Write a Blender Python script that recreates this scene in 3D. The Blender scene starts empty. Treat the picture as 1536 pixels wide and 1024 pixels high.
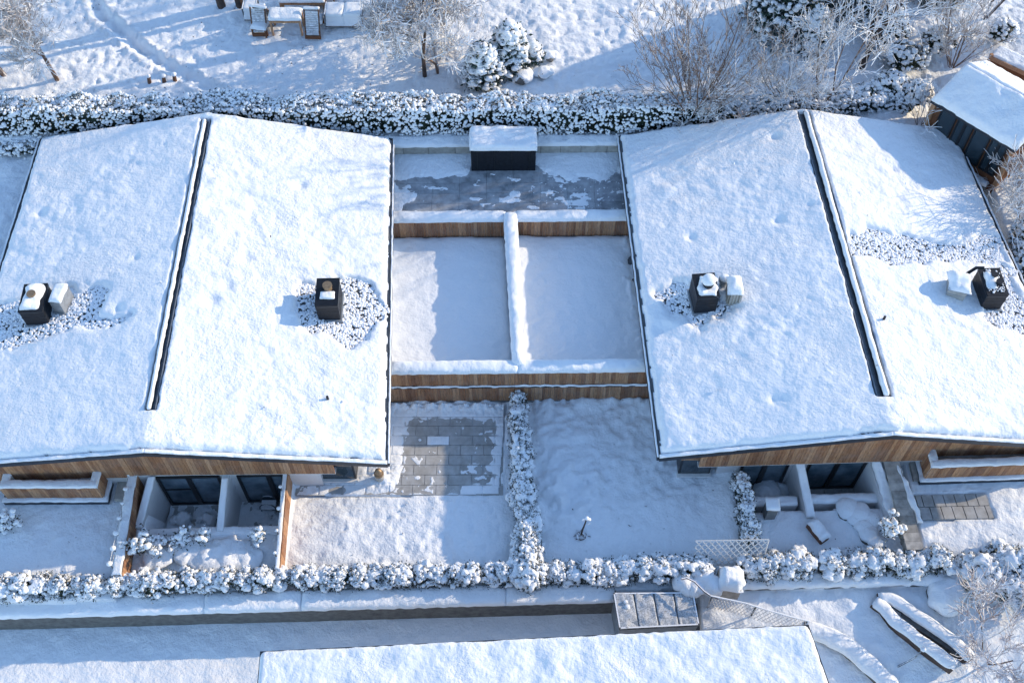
import bpy, math, random
import numpy as np
from mathutils import Vector
random.seed(7); RS=np.random.RandomState(11)
SC=bpy.context.scene; COL=SC.collection
# ------------------------------------------------------------------ camera
F_PX=1625.0; TH=math.atan(1100/F_PX); PI=math.pi; PITCH=PI/2-TH; CH=33.5
FW=np.array([0,math.cos(PITCH),-math.sin(PITCH)]); RT=np.array([1.,0,0]); UP=np.cross(RT,FW); CP=np.array([0,0,CH])
def at(u,v,z):
    """world point seen at photo pixel (u,v) at height z"""
    d=FW+RT*(u-768)/F_PX-UP*(v-512)/F_PX
    return CP+d*((z-CH)/d[2])
cam=bpy.data.cameras.new('camera'); co=bpy.data.objects.new('camera',cam); COL.objects.link(co)
co.location=(0,0,CH); co.rotation_euler=(TH,0,0); cam.sensor_width=36; cam.lens=F_PX/1536*36; cam.clip_end=2000; cam.clip_start=.5
SC.camera=co
# ------------------------------------------------------------------ light
SUN_AZ=math.radians(19); SUN_EL=math.radians(20)
w=bpy.data.worlds.new('World'); SC.world=w; w.use_nodes=True
nt=w.node_tree; bg=nt.nodes['Background']; sky=nt.nodes.new('ShaderNodeTexSky'); sky.sky_type='NISHITA'; sky.sun_disc=False
sky.sun_elevation=SUN_EL; sky.sun_rotation=PI/2-SUN_AZ; sky.altitude=600; sky.air_density=1.0; sky.dust_density=.1; sky.ozone_density=2.2
nt.links.new(sky.outputs[0],bg.inputs[0]); bg.inputs[1].default_value=.15
sl=bpy.data.lights.new('sun','SUN'); sl.energy=2.1; sl.angle=math.radians(.6); sl.color=(1,.82,.58)
so=bpy.data.objects.new('sun',sl); COL.objects.link(so)
so.rotation_euler=Vector((-math.cos(SUN_EL)*math.cos(SUN_AZ),-math.cos(SUN_EL)*math.sin(SUN_AZ),-math.sin(SUN_EL))).to_track_quat('-Z','Y').to_euler()
SC.view_settings.view_transform='Standard'; SC.view_settings.look='None'; SC.view_settings.exposure=1.22; SC.view_settings.gamma=1
SC.render.engine='CYCLES'; SC.cycles.max_bounces=5; SC.cycles.diffuse_bounces=3
# ------------------------------------------------------------------ noise
def _h(i,j,k):
    n=(i.astype(np.int64)*374761393+j.astype(np.int64)*668265263+k.astype(np.int64)*2147483647)&0xffffffff
    n=((n^(n>>13))*1274126177)&0xffffffff
    n=((n^(n>>16))*2246822519)&0xffffffff
    return ((n^(n>>15))&0xffffff)/float(0xffffff)
def vn(x,y,z=0.0,seed=0):
    x,y,z=np.broadcast_arrays(np.asarray(x,float),np.asarray(y,float),np.asarray(z,float))
    i=np.floor(x);j=np.floor(y);k=np.floor(z);a=x-i;b=y-j;c=z-k
    a=a*a*(3-2*a);b=b*b*(3-2*b);c=c*c*(3-2*c);i=i+seed*57
    r=0
    for di in (0,1):
        for dj in (0,1):
            for dk in (0,1):
                r=r+_h(i+di,j+dj,k+dk)*(a if di else 1-a)*(b if dj else 1-b)*(c if dk else 1-c)
    return r*2-1
def fbm(x,y,z=0.0,o=4,seed=0,g=.5):
    r=0;A=1;f=1
    for q in range(o): r=r+A*vn(np.asarray(x)*f+q*17.3,np.asarray(y)*f-q*9.1,np.asarray(z)*f,seed+q);A*=g;f*=2.03
    return r
def sstep(a,b,x): t=np.clip((x-a)/(b-a),0,1); return t*t*(3-2*t)
def sdpoly(x,y,poly):
    """signed distance (negative inside) to a polygon"""
    p=np.asarray(poly)[:,:2]; n=len(p); d=np.full(np.shape(x),1e9); ins=np.zeros(np.shape(x),bool)
    for i in range(n):
        a=p[i];b=p[(i+1)%n];e=b-a; wx=x-a[0];wy=y-a[1]
        t=np.clip((wx*e[0]+wy*e[1])/(e@e+1e-12),0,1)
        d=np.minimum(d,np.hypot(wx-e[0]*t,wy-e[1]*t))
        c=((a[1]>y)!=(b[1]>y))&(x<(b[0]-a[0])*(y-a[1])/(b[1]-a[1]+1e-12)+a[0]); ins^=c
    return np.where(ins,-d,d)
# ------------------------------------------------------------------ materials
MATS={}
def newmat(n):
    m=bpy.data.materials.new(n); m.use_nodes=True; MATS[n]=m; return m,m.node_tree.nodes,m.node_tree.links,m.node_tree.nodes['Principled BSDF']
def bump(N,L,P,scale,strength,dist=.02,detail=6,rough=.6,prev=None):
    t=N.new('ShaderNodeTexNoise'); g=N.new('ShaderNodeNewGeometry'); L.new(g.outputs['Position'],t.inputs['Vector'])
    t.inputs['Scale'].default_value=scale; t.inputs['Detail'].default_value=detail; t.inputs['Roughness'].default_value=rough
    b=N.new('ShaderNodeBump'); b.inputs['Strength'].default_value=strength; b.inputs['Distance'].default_value=dist
    L.new(t.outputs[0],b.inputs['Height'])
    if prev: L.new(prev.outputs[0],b.inputs['Normal'])
    L.new(b.outputs[0],P.inputs['Normal']); return b
def snowmat(n,bs,col=(.84,.86,.878),mod=False):
    m,N,L,P=newmat(n); P.inputs['Base Color'].default_value=(*col,1); P.inputs['Roughness'].default_value=.75
    P.inputs['Specular IOR Level'].default_value=.25
    b=bump(N,L,P,2.2,bs,.10,5,.55); b1=bump(N,L,P,11,bs,.035,5,.6,b); b2=bump(N,L,P,38,bs*.6,.008,3,.6,b1)
    if mod:
        t=N.new('ShaderNodeTexNoise'); g=N.new('ShaderNodeNewGeometry'); L.new(g.outputs['Position'],t.inputs['Vector']); t.inputs['Scale'].default_value=.42; t.inputs['Detail'].default_value=5; t.inputs['Roughness'].default_value=.6
        for q,f in ((b1,1.25),(b2,.9)):
            mr=N.new('ShaderNodeMapRange'); mr.inputs[1].default_value=.40; mr.inputs[2].default_value=.62; mr.inputs[3].default_value=.12; mr.inputs[4].default_value=f; L.new(t.outputs[0],mr.inputs[0]); L.new(mr.outputs[0],q.inputs['Strength'])
snowmat('snow',.8); snowmat('snow_roof',1.0,mod=True); snowmat('snow_soft',.5)
def plain(n,col,rough=.6,metal=0,var=.25,scale=6,bs=.2,spec=.4):
    m,N,L,P=newmat(n); P.inputs['Roughness'].default_value=rough; P.inputs['Metallic'].default_value=metal; P.inputs['Specular IOR Level'].default_value=spec
    t=N.new('ShaderNodeTexNoise'); g=N.new('ShaderNodeNewGeometry'); L.new(g.outputs['Position'],t.inputs['Vector']); t.inputs['Scale'].default_value=scale; t.inputs['Detail'].default_value=7; t.inputs['Roughness'].default_value=.65
    r=N.new('ShaderNodeValToRGB'); r.color_ramp.elements[0].position=.3; r.color_ramp.elements[1].position=.72
    r.color_ramp.elements[0].color=(*[c*(1-var) for c in col],1); r.color_ramp.elements[1].color=(*[min(1,c*(1+var)) for c in col],1)
    L.new(t.outputs[0],r.inputs[0]); L.new(r.outputs[0],P.inputs['Base Color'])
    if bs: bump(N,L,P,25,bs,.01)
    return m
def islandmat(n,cols,rough=.7,streak=(1,1,1),sc=8,amt=.25,bs=.25,dust=0):
    """a colour per loose piece (plank, tile, stone) times a fine grain"""
    m,N,L,P=newmat(n); P.inputs['Roughness'].default_value=rough; P.inputs['Specular IOR Level'].default_value=.25
    g=N.new('ShaderNodeNewGeometry'); r=N.new('ShaderNodeValToRGB'); e=r.color_ramp.elements
    e[0].position=0; e[0].color=(*cols[0],1); e[1].position=1; e[1].color=(*cols[-1],1)
    for i,c in enumerate(cols[1:-1]): k=e.new((i+1)/(len(cols)-1)); k.color=(*c,1)
    L.new(g.outputs['Random Per Island'],r.inputs[0])
    mp=N.new('ShaderNodeMapping'); mp.inputs['Scale'].default_value=streak; L.new(g.outputs['Position'],mp.inputs[0])
    t=N.new('ShaderNodeTexNoise'); t.inputs['Scale'].default_value=sc; t.inputs['Detail'].default_value=6; L.new(mp.outputs[0],t.inputs['Vector'])
    mr=N.new('ShaderNodeMapRange'); mr.inputs[1].default_value=.3; mr.inputs[2].default_value=.7; mr.inputs[3].default_value=1-amt; mr.inputs[4].default_value=1+amt; L.new(t.outputs[0],mr.inputs[0])
    mx=N.new('ShaderNodeVectorMath'); mx.operation='SCALE'; L.new(r.outputs[0],mx.inputs[0]); L.new(mr.outputs[0],mx.inputs['Scale'])
    t3=N.new('ShaderNodeTexNoise'); t3.inputs['Scale'].default_value=2.1; t3.inputs['Detail'].default_value=8; t3.inputs['Roughness'].default_value=.7; L.new(g.outputs['Position'],t3.inputs['Vector'])
    m3=N.new('ShaderNodeMapRange'); m3.inputs[1].default_value=.42; m3.inputs[2].default_value=.72; m3.inputs[4].default_value=dust or .0; L.new(t3.outputs[0],m3.inputs[0])
    x3=N.new('ShaderNodeMix'); x3.data_type='RGBA'; L.new(m3.outputs[0],x3.inputs[0]); L.new(mx.outputs[0],x3.inputs[6]); x3.inputs[7].default_value=(.60,.62,.64,1) if dust>.3 else (.30,.28,.26,1); L.new(x3.outputs[2],P.inputs['Base Color'])
    if bs: bump(N,L,P,30,bs,.008)
    return m
def snowtop(n,base,lo,hi,rough=.8,nscale=9,namt=.5,var=.3,island=False):
    """snow lies where the surface faces up (real geometry normal) broken by noise"""
    m,N,L,P=newmat(n); P.inputs['Roughness'].default_value=rough; P.inputs['Specular IOR Level'].default_value=.2
    g=N.new('ShaderNodeNewGeometry'); s=N.new('ShaderNodeSeparateXYZ'); L.new(g.outputs['Normal'],s.inputs[0])
    t=N.new('ShaderNodeTexNoise'); t.inputs['Scale'].default_value=nscale; t.inputs['Detail'].default_value=4; L.new(g.outputs['Position'],t.inputs['Vector'])
    a=N.new('ShaderNodeMath'); a.operation='MULTIPLY_ADD'; L.new(t.outputs[0],a.inputs[0]); a.inputs[1].default_value=namt*2; L.new(s.outputs[2],a.inputs[2])
    mr=N.new('ShaderNodeMapRange'); mr.inputs[1].default_value=lo+namt; mr.inputs[2].default_value=hi+namt; L.new(a.outputs[0],mr.inputs[0])
    t2=N.new('ShaderNodeTexNoise'); t2.inputs['Scale'].default_value=3; L.new(g.outputs['Position'],t2.inputs['Vector'])
    r=N.new('ShaderNodeValToRGB'); r.color_ramp.elements[0].position=.3; r.color_ramp.elements[1].position=.7
    r.color_ramp.elements[0].color=(*[c*(1-var) for c in base],1); r.color_ramp.elements[1].color=(*[c*(1+var) for c in base],1)
    L.new(g.outputs['Random Per Island'] if island else t2.outputs[0],r.inputs[0])
    mx=N.new('ShaderNodeMix'); mx.data_type='RGBA'; L.new(mr.outputs[0],mx.inputs[0]); L.new(r.outputs[0],mx.inputs[6]); mx.inputs[7].default_value=(.86,.87,.89,1)
    L.new(mx.outputs[2],P.inputs['Base Color']); bump(N,L,P,30,.4,.01); return m
plain('dark_metal',(.010,.012,.017),.5,0,.5,9,.2,.3)
plain('edge_metal',(.018,.022,.03),.4,0,.3,5,.1,.5)
plain('zinc',(.30,.32,.34),.45,.3,.2,6,.15)
plain('beige_metal',(.42,.40,.36),.5,.1,.25,7,.15)
plain('plaster',(.62,.62,.62),.9,0,.06,2,.25)
plain('concrete',(.22,.22,.215),.85,0,.25,4,.4)
plain('dark_stone',(.13,.13,.125),.85,0,.4,5,.5)
plain('membrane',(.12,.125,.13),.8,0,.3,5,.3)
plain('black_frame',(.010,.011,.013),.35,0,.2,5,0,.5)
plain('terracotta',(.32,.17,.11),.8,0,.2,6,.2)
plain('brass',(.30,.21,.13),.5,.5,.25,12,.1)
plain('white_paint',(.75,.73,.70),.6,0,.1,9,.1)
plain('fabric_grey',(.12,.14,.17),.9,0,.3,5,.4)
islandmat('wood',[(.27,.125,.060),(.44,.24,.125),(.20,.092,.048),(.38,.195,.10),(.50,.29,.165),(.32,.155,.08),(.24,.11,.055)],.7,(6,6,.6),8,.35,.25,.29)
islandmat('wood_dark',[(.13,.05,.025),(.20,.085,.04),(.09,.035,.02)],.75,(5,5,1),8,.3)
islandmat('wood_grey',[(.20,.19,.18),(.30,.29,.28),(.14,.13,.12)],.8,(5,5,1),8,.25)
islandmat('paver',[(.31,.30,.28),(.37,.36,.34),(.34,.33,.31),(.40,.385,.36)],.8,(1,1,1),5,.16,.3,.55)
islandmat('slate_tile',[(.22,.235,.25),(.28,.29,.305),(.25,.26,.28)],.6,(1,1,1),2.2,.3,.25,.6)
islandmat('wall_block',[(.36,.345,.31),(.43,.41,.37),(.31,.30,.27)],.85,(1,1,1),5,.2,.4)
islandmat('rough_block',[(.34,.32,.29),(.44,.41,.37),(.28,.265,.24)],.9,(1,1,1),5,.3,.5)
snowtop('leaf',(.022,.034,.024),.85,1.0,.7,9,.45,.5,True)
snowtop('conifer_leaf',(.030,.058,.048),.70,.95,.7,5,.45,.5,True)
snowtop('stone_snow',(.27,.26,.25),.10,.60,.85,7,.35,.45,True)
snowtop('bark',(.15,.095,.07),.15,.7,.85,6,.35,.35)
snowtop('dark_bark',(.085,.06,.05),.35,.8,.85,6,.35,.35)
snowtop('frost_twig',(.30,.235,.205),-.35,.55,.85,4,.35,.3)
snowtop('pink_twig',(.33,.235,.215),.0,.85,.85,4,.4,.3)
snowtop('brown_twig',(.17,.115,.09),.15,.95,.85,4,.4,.3)
snowtop('frosted_slat',(.20,.20,.20),.30,.60,.8,9,.3,.3)
plain('channel_metal',(.17,.19,.215),.5,0,.35,7,.2)
snowtop('frosted_wood',(.16,.085,.055),.55,.85,.8,9,.3,.3)
snowtop('frosted_metal',(.10,.11,.12),.5,.9,.6,14,.5,.3)
m,N,L,P=newmat('glass'); P.inputs['Base Color'].default_value=(.02,.035,.045,1); P.inputs['Roughness'].default_value=.06; P.inputs['Specular IOR Level'].default_value=.8
bump(N,L,P,1.2,.06,.03,1)
m,N,L,P=newmat('curtain_glass'); P.inputs['Roughness'].default_value=.18; P.inputs['Specular IOR Level'].default_value=.6
t=N.new('ShaderNodeTexNoise'); t.inputs['Scale'].default_value=1.6; t.inputs['Detail'].default_value=5; g=N.new('ShaderNodeNewGeometry'); L.new(g.outputs['Position'],t.inputs['Vector'])
r=N.new('ShaderNodeValToRGB'); r.color_ramp.elements[0].position=.35; r.color_ramp.elements[0].color=(.05,.085,.11,1); r.color_ramp.elements[1].position=.7; r.color_ramp.elements[1].color=(.16,.21,.25,1); L.new(t.outputs[0],r.inputs[0]); L.new(r.outputs[0],P.inputs['Base Color'])
# ------------------------------------------------------------------ mesh helpers
class MB:
    def __init__(s): s.v=[]; s.f=[]; s.n=0; s.smooth=False
    def add(s,v,f):
        v=np.asarray(v,float).reshape(-1,3); s.v.append(v); f=np.asarray(f,np.int64)
        s.f.append(f+s.n); s.n+=len(v); return s
    def hexa(s,b,t):
        """b,t: four bottom and four top corners, counter-clockwise from above"""
        s.add(np.vstack([b,t]),[[3,2,1,0],[4,5,6,7],[0,1,5,4],[1,2,6,5],[2,3,7,6],[3,0,4,7]]); return s
    def box(s,c,size,rz=0,tilt=None):
        x,y,z=[q/2 for q in size]; P=np.array([[-x,-y,-z],[x,-y,-z],[x,y,-z],[-x,y,-z],[-x,-y,z],[x,-y,z],[x,y,z],[-x,y,z]])
        if tilt: 
            a=tilt; P=np.stack([P[:,0],P[:,1]*math.cos(a)-P[:,2]*math.sin(a),P[:,1]*math.sin(a)+P[:,2]*math.cos(a)],1)
        R=np.array([[math.cos(rz),-math.sin(rz),0],[math.sin(rz),math.cos(rz),0],[0,0,1]]); P=P@R.T+np.asarray(c)
        return s.hexa(P[:4],P[4:])
    def prism(s,q,z0,z1):
        q=np.asarray(q,float)[:,:2]; n=len(q); z0=np.broadcast_to(z0,n); z1=np.broadcast_to(z1,n)
        b=np.column_stack([q,z0]); t=np.column_stack([q,z1]); 
        if n==4: return s.hexa(b,t)
        s.add(np.vstack([b,t]),[[i,(i+1)%n,n+(i+1)%n,n+i] for i in range(n)])
        c=len(q); s.add(np.vstack([t,t.mean(0)]),[[i,(i+1)%c,c] for i in range(c)])
        s.add(np.vstack([b,b.mean(0)]),[[(i+1)%c,i,c] for i in range(c)]); return s
    def segs(s,A,B,ra,rb,n=4):
        """many tapered sticks at once"""
        A=np.asarray(A,float);B=np.asarray(B,float);ra=np.broadcast_to(ra,len(A)).astype(float);rb=np.broadcast_to(rb,len(A)).astype(float)
        d=B-A; l=np.linalg.norm(d,axis=1,keepdims=True)+1e-9; d=d/l
        h=np.where(np.abs(d[:,2:3])>.9,np.array([[1.,0,0]]),np.array([[0,0,1.]])); u=np.cross(d,h); u/=np.linalg.norm(u,axis=1,keepdims=True)+1e-9; v=np.cross(d,u)
        an=np.arange(n)*2*PI/n; c=np.cos(an)[None,:,None]; si=np.sin(an)[None,:,None]
        ring=u[:,None]*c+v[:,None]*si
        Va=A[:,None]+ring*ra[:,None,None]; Vb=B[:,None]+ring*rb[:,None,None]
        V=np.concatenate([Va,Vb],1).reshape(-1,3); base=(np.arange(len(A))*2*n)[:,None,None]
        i=np.arange(n); q=np.stack([i,n+i,n+(i+1)%n,(i+1)%n],1)[None]; s.add(V,(base+q).reshape(-1,4)); 
        if n==4:
            s.f.append((base[:,:,0]+np.array([[4,5,6,7]])[:,::-1]).reshape(-1,4)+s.n-len(V))
        return s
    def tube(s,pts,rad,n=8,cap=True):
        pts=np.asarray(pts,float); rad=np.broadcast_to(rad,len(pts)); k=len(pts); V=[]
        tan=np.gradient(pts,axis=0); tan/=np.linalg.norm(tan,axis=1,keepdims=True)+1e-9
        u=np.cross(tan[0],[0,0,1.] if abs(tan[0][2])<.9 else [1.,0,0])
        for i in range(k):
            u=u-tan[i]*(u@tan[i]); u/=np.linalg.norm(u)+1e-9; v=np.cross(tan[i],u)
            for j in range(n): a=2*PI*j/n; V.append(pts[i]+(u*math.cos(a)+v*math.sin(a))*rad[i])
        s.add(V,[[i*n+j,i*n+(j+1)%n,(i+1)*n+(j+1)%n,(i+1)*n+j] for i in range(k-1) for j in range(n)])
        if cap:
            for e in (0,k-1):
                R=V[e*n:e*n+n]; s.add(R+[pts[e]],[[j,(j+1)%n,n] if e else [(j+1)%n,j,n] for j in range(n)])
        return s
    def grid(s,X,Y,Z):
        a,b=X.shape; V=np.stack([X,Y,Z],-1).reshape(-1,3); i=np.arange(a-1)[:,None]*b+np.arange(b-1)[None]; i=i.ravel()
        return s.add(V,np.stack([i,i+1,i+b+1,i+b],1))
    def blobs(s,C,R,sq=.75,sub=1,amp=.25,freq=5,seed=0,stretch=None):
        v,f=ICO[sub]; C=np.asarray(C,float).reshape(-1,3); R=np.broadcast_to(R,len(C)).astype(float)
        S=np.ones((len(C),3)); S[:,2]=sq
        if stretch is not None: S=S*stretch
        ph=RS.rand(len(C),1)*2*PI; cx,sx=np.cos(ph),np.sin(ph)
        P=v[None]*np.ones((len(C),1,1)); P=P*(S*R[:,None])[:,None]
        P=np.stack([P[...,0]*cx-P[...,1]*sx,P[...,0]*sx+P[...,1]*cx,P[...,2]],-1)
        W=P+C[:,None]; r=R[:,None]
        n=vn(W[...,0]*freq,W[...,1]*freq,W[...,2]*freq,seed)*.65+vn(W[...,0]*freq*2.3,W[...,1]*freq*2.3,W[...,2]*freq*2.3,seed+5)*.35
        P=P*(1+amp*2*n)[...,None]; V=(P+C[:,None]).reshape(-1,3)
        s.add(V,(np.arange(len(C))[:,None,None]*len(v)+f[None]).reshape(-1,3)); s.smooth=True; return s
    def leaves(s,C,size,nrm=None):
        C=np.asarray(C,float).reshape(-1,3); n=len(C)
        a=RS.randn(n,3); a/=np.linalg.norm(a,axis=1,keepdims=True); b=RS.randn(n,3)
        b=np.cross(a,b); b/=np.linalg.norm(b,axis=1,keepdims=True)+1e-9
        L=(size*(.6+.8*RS.rand(n)))[:,None]; W=L*.42
        V=np.stack([C-a*L,C+b*W,C+a*L,C-b*W],1).reshape(-1,3)
        s.add(V,(np.arange(n)*4)[:,None]+np.array([[0,1,2,3]])); return s
def _ico(sub):
    import bmesh
    bm=bmesh.new(); bmesh.ops.create_icosphere(bm,subdivisions=sub,radius=1); v=np.array([q.co[:] for q in bm.verts]); f=np.array([[q.index for q in p.verts] for p in bm.faces]); bm.free(); return v,f
ICO={k:_ico(k) for k in (1,2,3,4)}
def mk(name,mb,mat,parent=None,origin=(0,0,0),smooth=None,bevel=0):
    V=np.concatenate(mb.v)-np.asarray(origin,float); me=bpy.data.meshes.new(name)
    k=[f.shape[1] for f in mb.f for _ in range(1)]; lo=np.concatenate([f.ravel() for f in mb.f]); tot=np.concatenate([np.full(len(f),f.shape[1]) for f in mb.f])
    me.vertices.add(len(V)); me.vertices.foreach_set('co',V.ravel()); me.loops.add(len(lo)); me.loops.foreach_set('vertex_index',lo.astype(np.int32))
    me.polygons.add(len(tot)); st=np.concatenate([[0],np.cumsum(tot)[:-1]]); me.polygons.foreach_set('loop_start',st.astype(np.int32)); me.polygons.foreach_set('loop_total',tot.astype(np.int32))
    sm=mb.smooth if smooth is None else smooth
    me.polygons.foreach_set('use_smooth',np.full(len(tot),bool(sm))); me.update(calc_edges=True); me.validate()
    me.materials.append(MATS[mat]); o=bpy.data.objects.new(name,me); COL.objects.link(o)
    if parent is not None: o.parent=parent
    if bevel: b=o.modifiers.new('bevel','BEVEL'); b.width=bevel; b.segments=2; b.limit_method='ANGLE'
    return o
def tag(o,label,cat,group=None):
    o['label']=label; o['category']=cat
    if group: o['group']=group
    return o
class Thing:
    def __init__(s,name,label,cat,loc,group=None):
        s.loc=np.asarray(loc,float); s.o=bpy.data.objects.new(name,None); COL.objects.link(s.o); s.o.location=tuple(s.loc); s.o.empty_display_size=.3; tag(s.o,label,cat,group)
    def part(s,name,mb,mat,parent=None,**k):
        return mk(name,mb,mat,parent or s.o,s.loc,**k)
def single(name,label,cat,mb,mat,loc=None,group=None,**k):
    V=np.concatenate(mb.v)
    if loc is None: loc=(V[:,0].mean(),V[:,1].mean(),V[:,2].min())
    o=mk(name,mb,mat,None,loc,**k); o.location=tuple(loc); return tag(o,label,cat,group)
def struct(name,mb,mat,kind='structure',label=None,**k):
    o=mk(name,mb,mat,**k); o['kind']=kind
    if label: o['label']=label
    return o
def lerp(a,b,t): return a+(b-a)*t
def snowcap(quad,T=.15,cell=.06,r=None,wob=.03,amp=.25,over=.02,seed=0,fr=2.5,dip=.02):
    """rounded snow lying on a quad (4 corners, counter-clockwise)"""
    q=[np.asarray(p,float) for p in quad]; A=(np.linalg.norm(q[1]-q[0])+np.linalg.norm(q[2]-q[3]))/2; B=(np.linalg.norm(q[3]-q[0])+np.linalg.norm(q[2]-q[1]))/2
    n=max(4,int(A/cell)); m=max(4,int(B/cell)); r=r or T*.9; r=min(r,min(A,B)*.48)
    # extra lines close to the rim keep the edge round
    def ax(n,Lg):
        t=np.linspace(0,1,n+1); e=np.array([.0,.12,.35,.65])*r/Lg; return np.unique(np.concatenate([e,1-e,t[(t>r/Lg)&(t<1-r/Lg)]]))
    s=ax(n,A); t=ax(m,B); S,Tt=np.meshgrid(s,t,indexing='ij')
    P=((q[0][None,None]*(1-S)[...,None]+q[1]*S[...,None])*(1-Tt)[...,None]+(q[3]*(1-S)[...,None]+q[2]*S[...,None])*Tt[...,None])
    dx=np.minimum(S,1-S)*A; dy=np.minimum(Tt,1-Tt)*B
    ex=1-np.clip(dx/r,0,1); ey=1-np.clip(dy/r,0,1); e=np.clip(np.hypot(ex,ey),0,1); h=np.sqrt(np.clip(1-e*e,0,1))
    nz=fbm(P[...,0]*fr,P[...,1]*fr,0,3,seed)*amp; h2=T*h*(1+nz)-dip*(e>=1)
    c=P.reshape(-1,3).mean(0); w=(1+0*S)*(e>=.3)
    ox=vn(P[...,0]*5,P[...,1]*5,0,seed+3)*wob*w; oy=vn(P[...,0]*5,P[...,1]*5,7,seed+4)*wob*w
    d=P-c; k=over*np.clip(e,0,1); X=P[...,0]+ox+np.sign(d[...,0])*k*(ex>0); Y=P[...,1]+oy+np.sign(d[...,1])*k*(ey>0)
    mb=MB(); mb.grid(X,Y,P[...,2]+h2); mb.smooth=True; return mb
def join(*ms):
    r=MB()
    for m in ms:
        for v in m.v: r.v.append(v)
        for f in m.f: r.f.append(f+r.n)
        r.n+=m.n; r.smooth=r.smooth or m.smooth
    return r
def planks(a,b,zb0,zb1,zt0,zt1,w=.11,th=.03,nrm=(0,-1),gap=.008):
    """vertical boards from a to b (xy); bottom and top heights vary linearly"""
    a=np.asarray(a,float)[:2]; b=np.asarray(b,float)[:2]; L=np.linalg.norm(b-a); n=max(1,int(L/w)); n_=np.asarray(nrm,float); mb=MB()
    e=np.cumsum(np.concatenate([[0],w*(.75+.5*RS.rand(n))])); e=e/e[-1]
    for i in range(n):
        t0=e[i]+gap/2/L; t1=e[i+1]-gap/2/L; p0=lerp(a,b,t0);p1=lerp(a,b,t1); o=n_*(th+.006*RS.rand())
        c=[p0+o,p1+o,p1,p0]
        tt=[t0,t1,t1,t0]; mb.prism(c,[lerp(zb0,zb1,q) for q in tt],[lerp(zt0,zt1,q)-.002*(i%3) for q in tt])
    return mb
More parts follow.
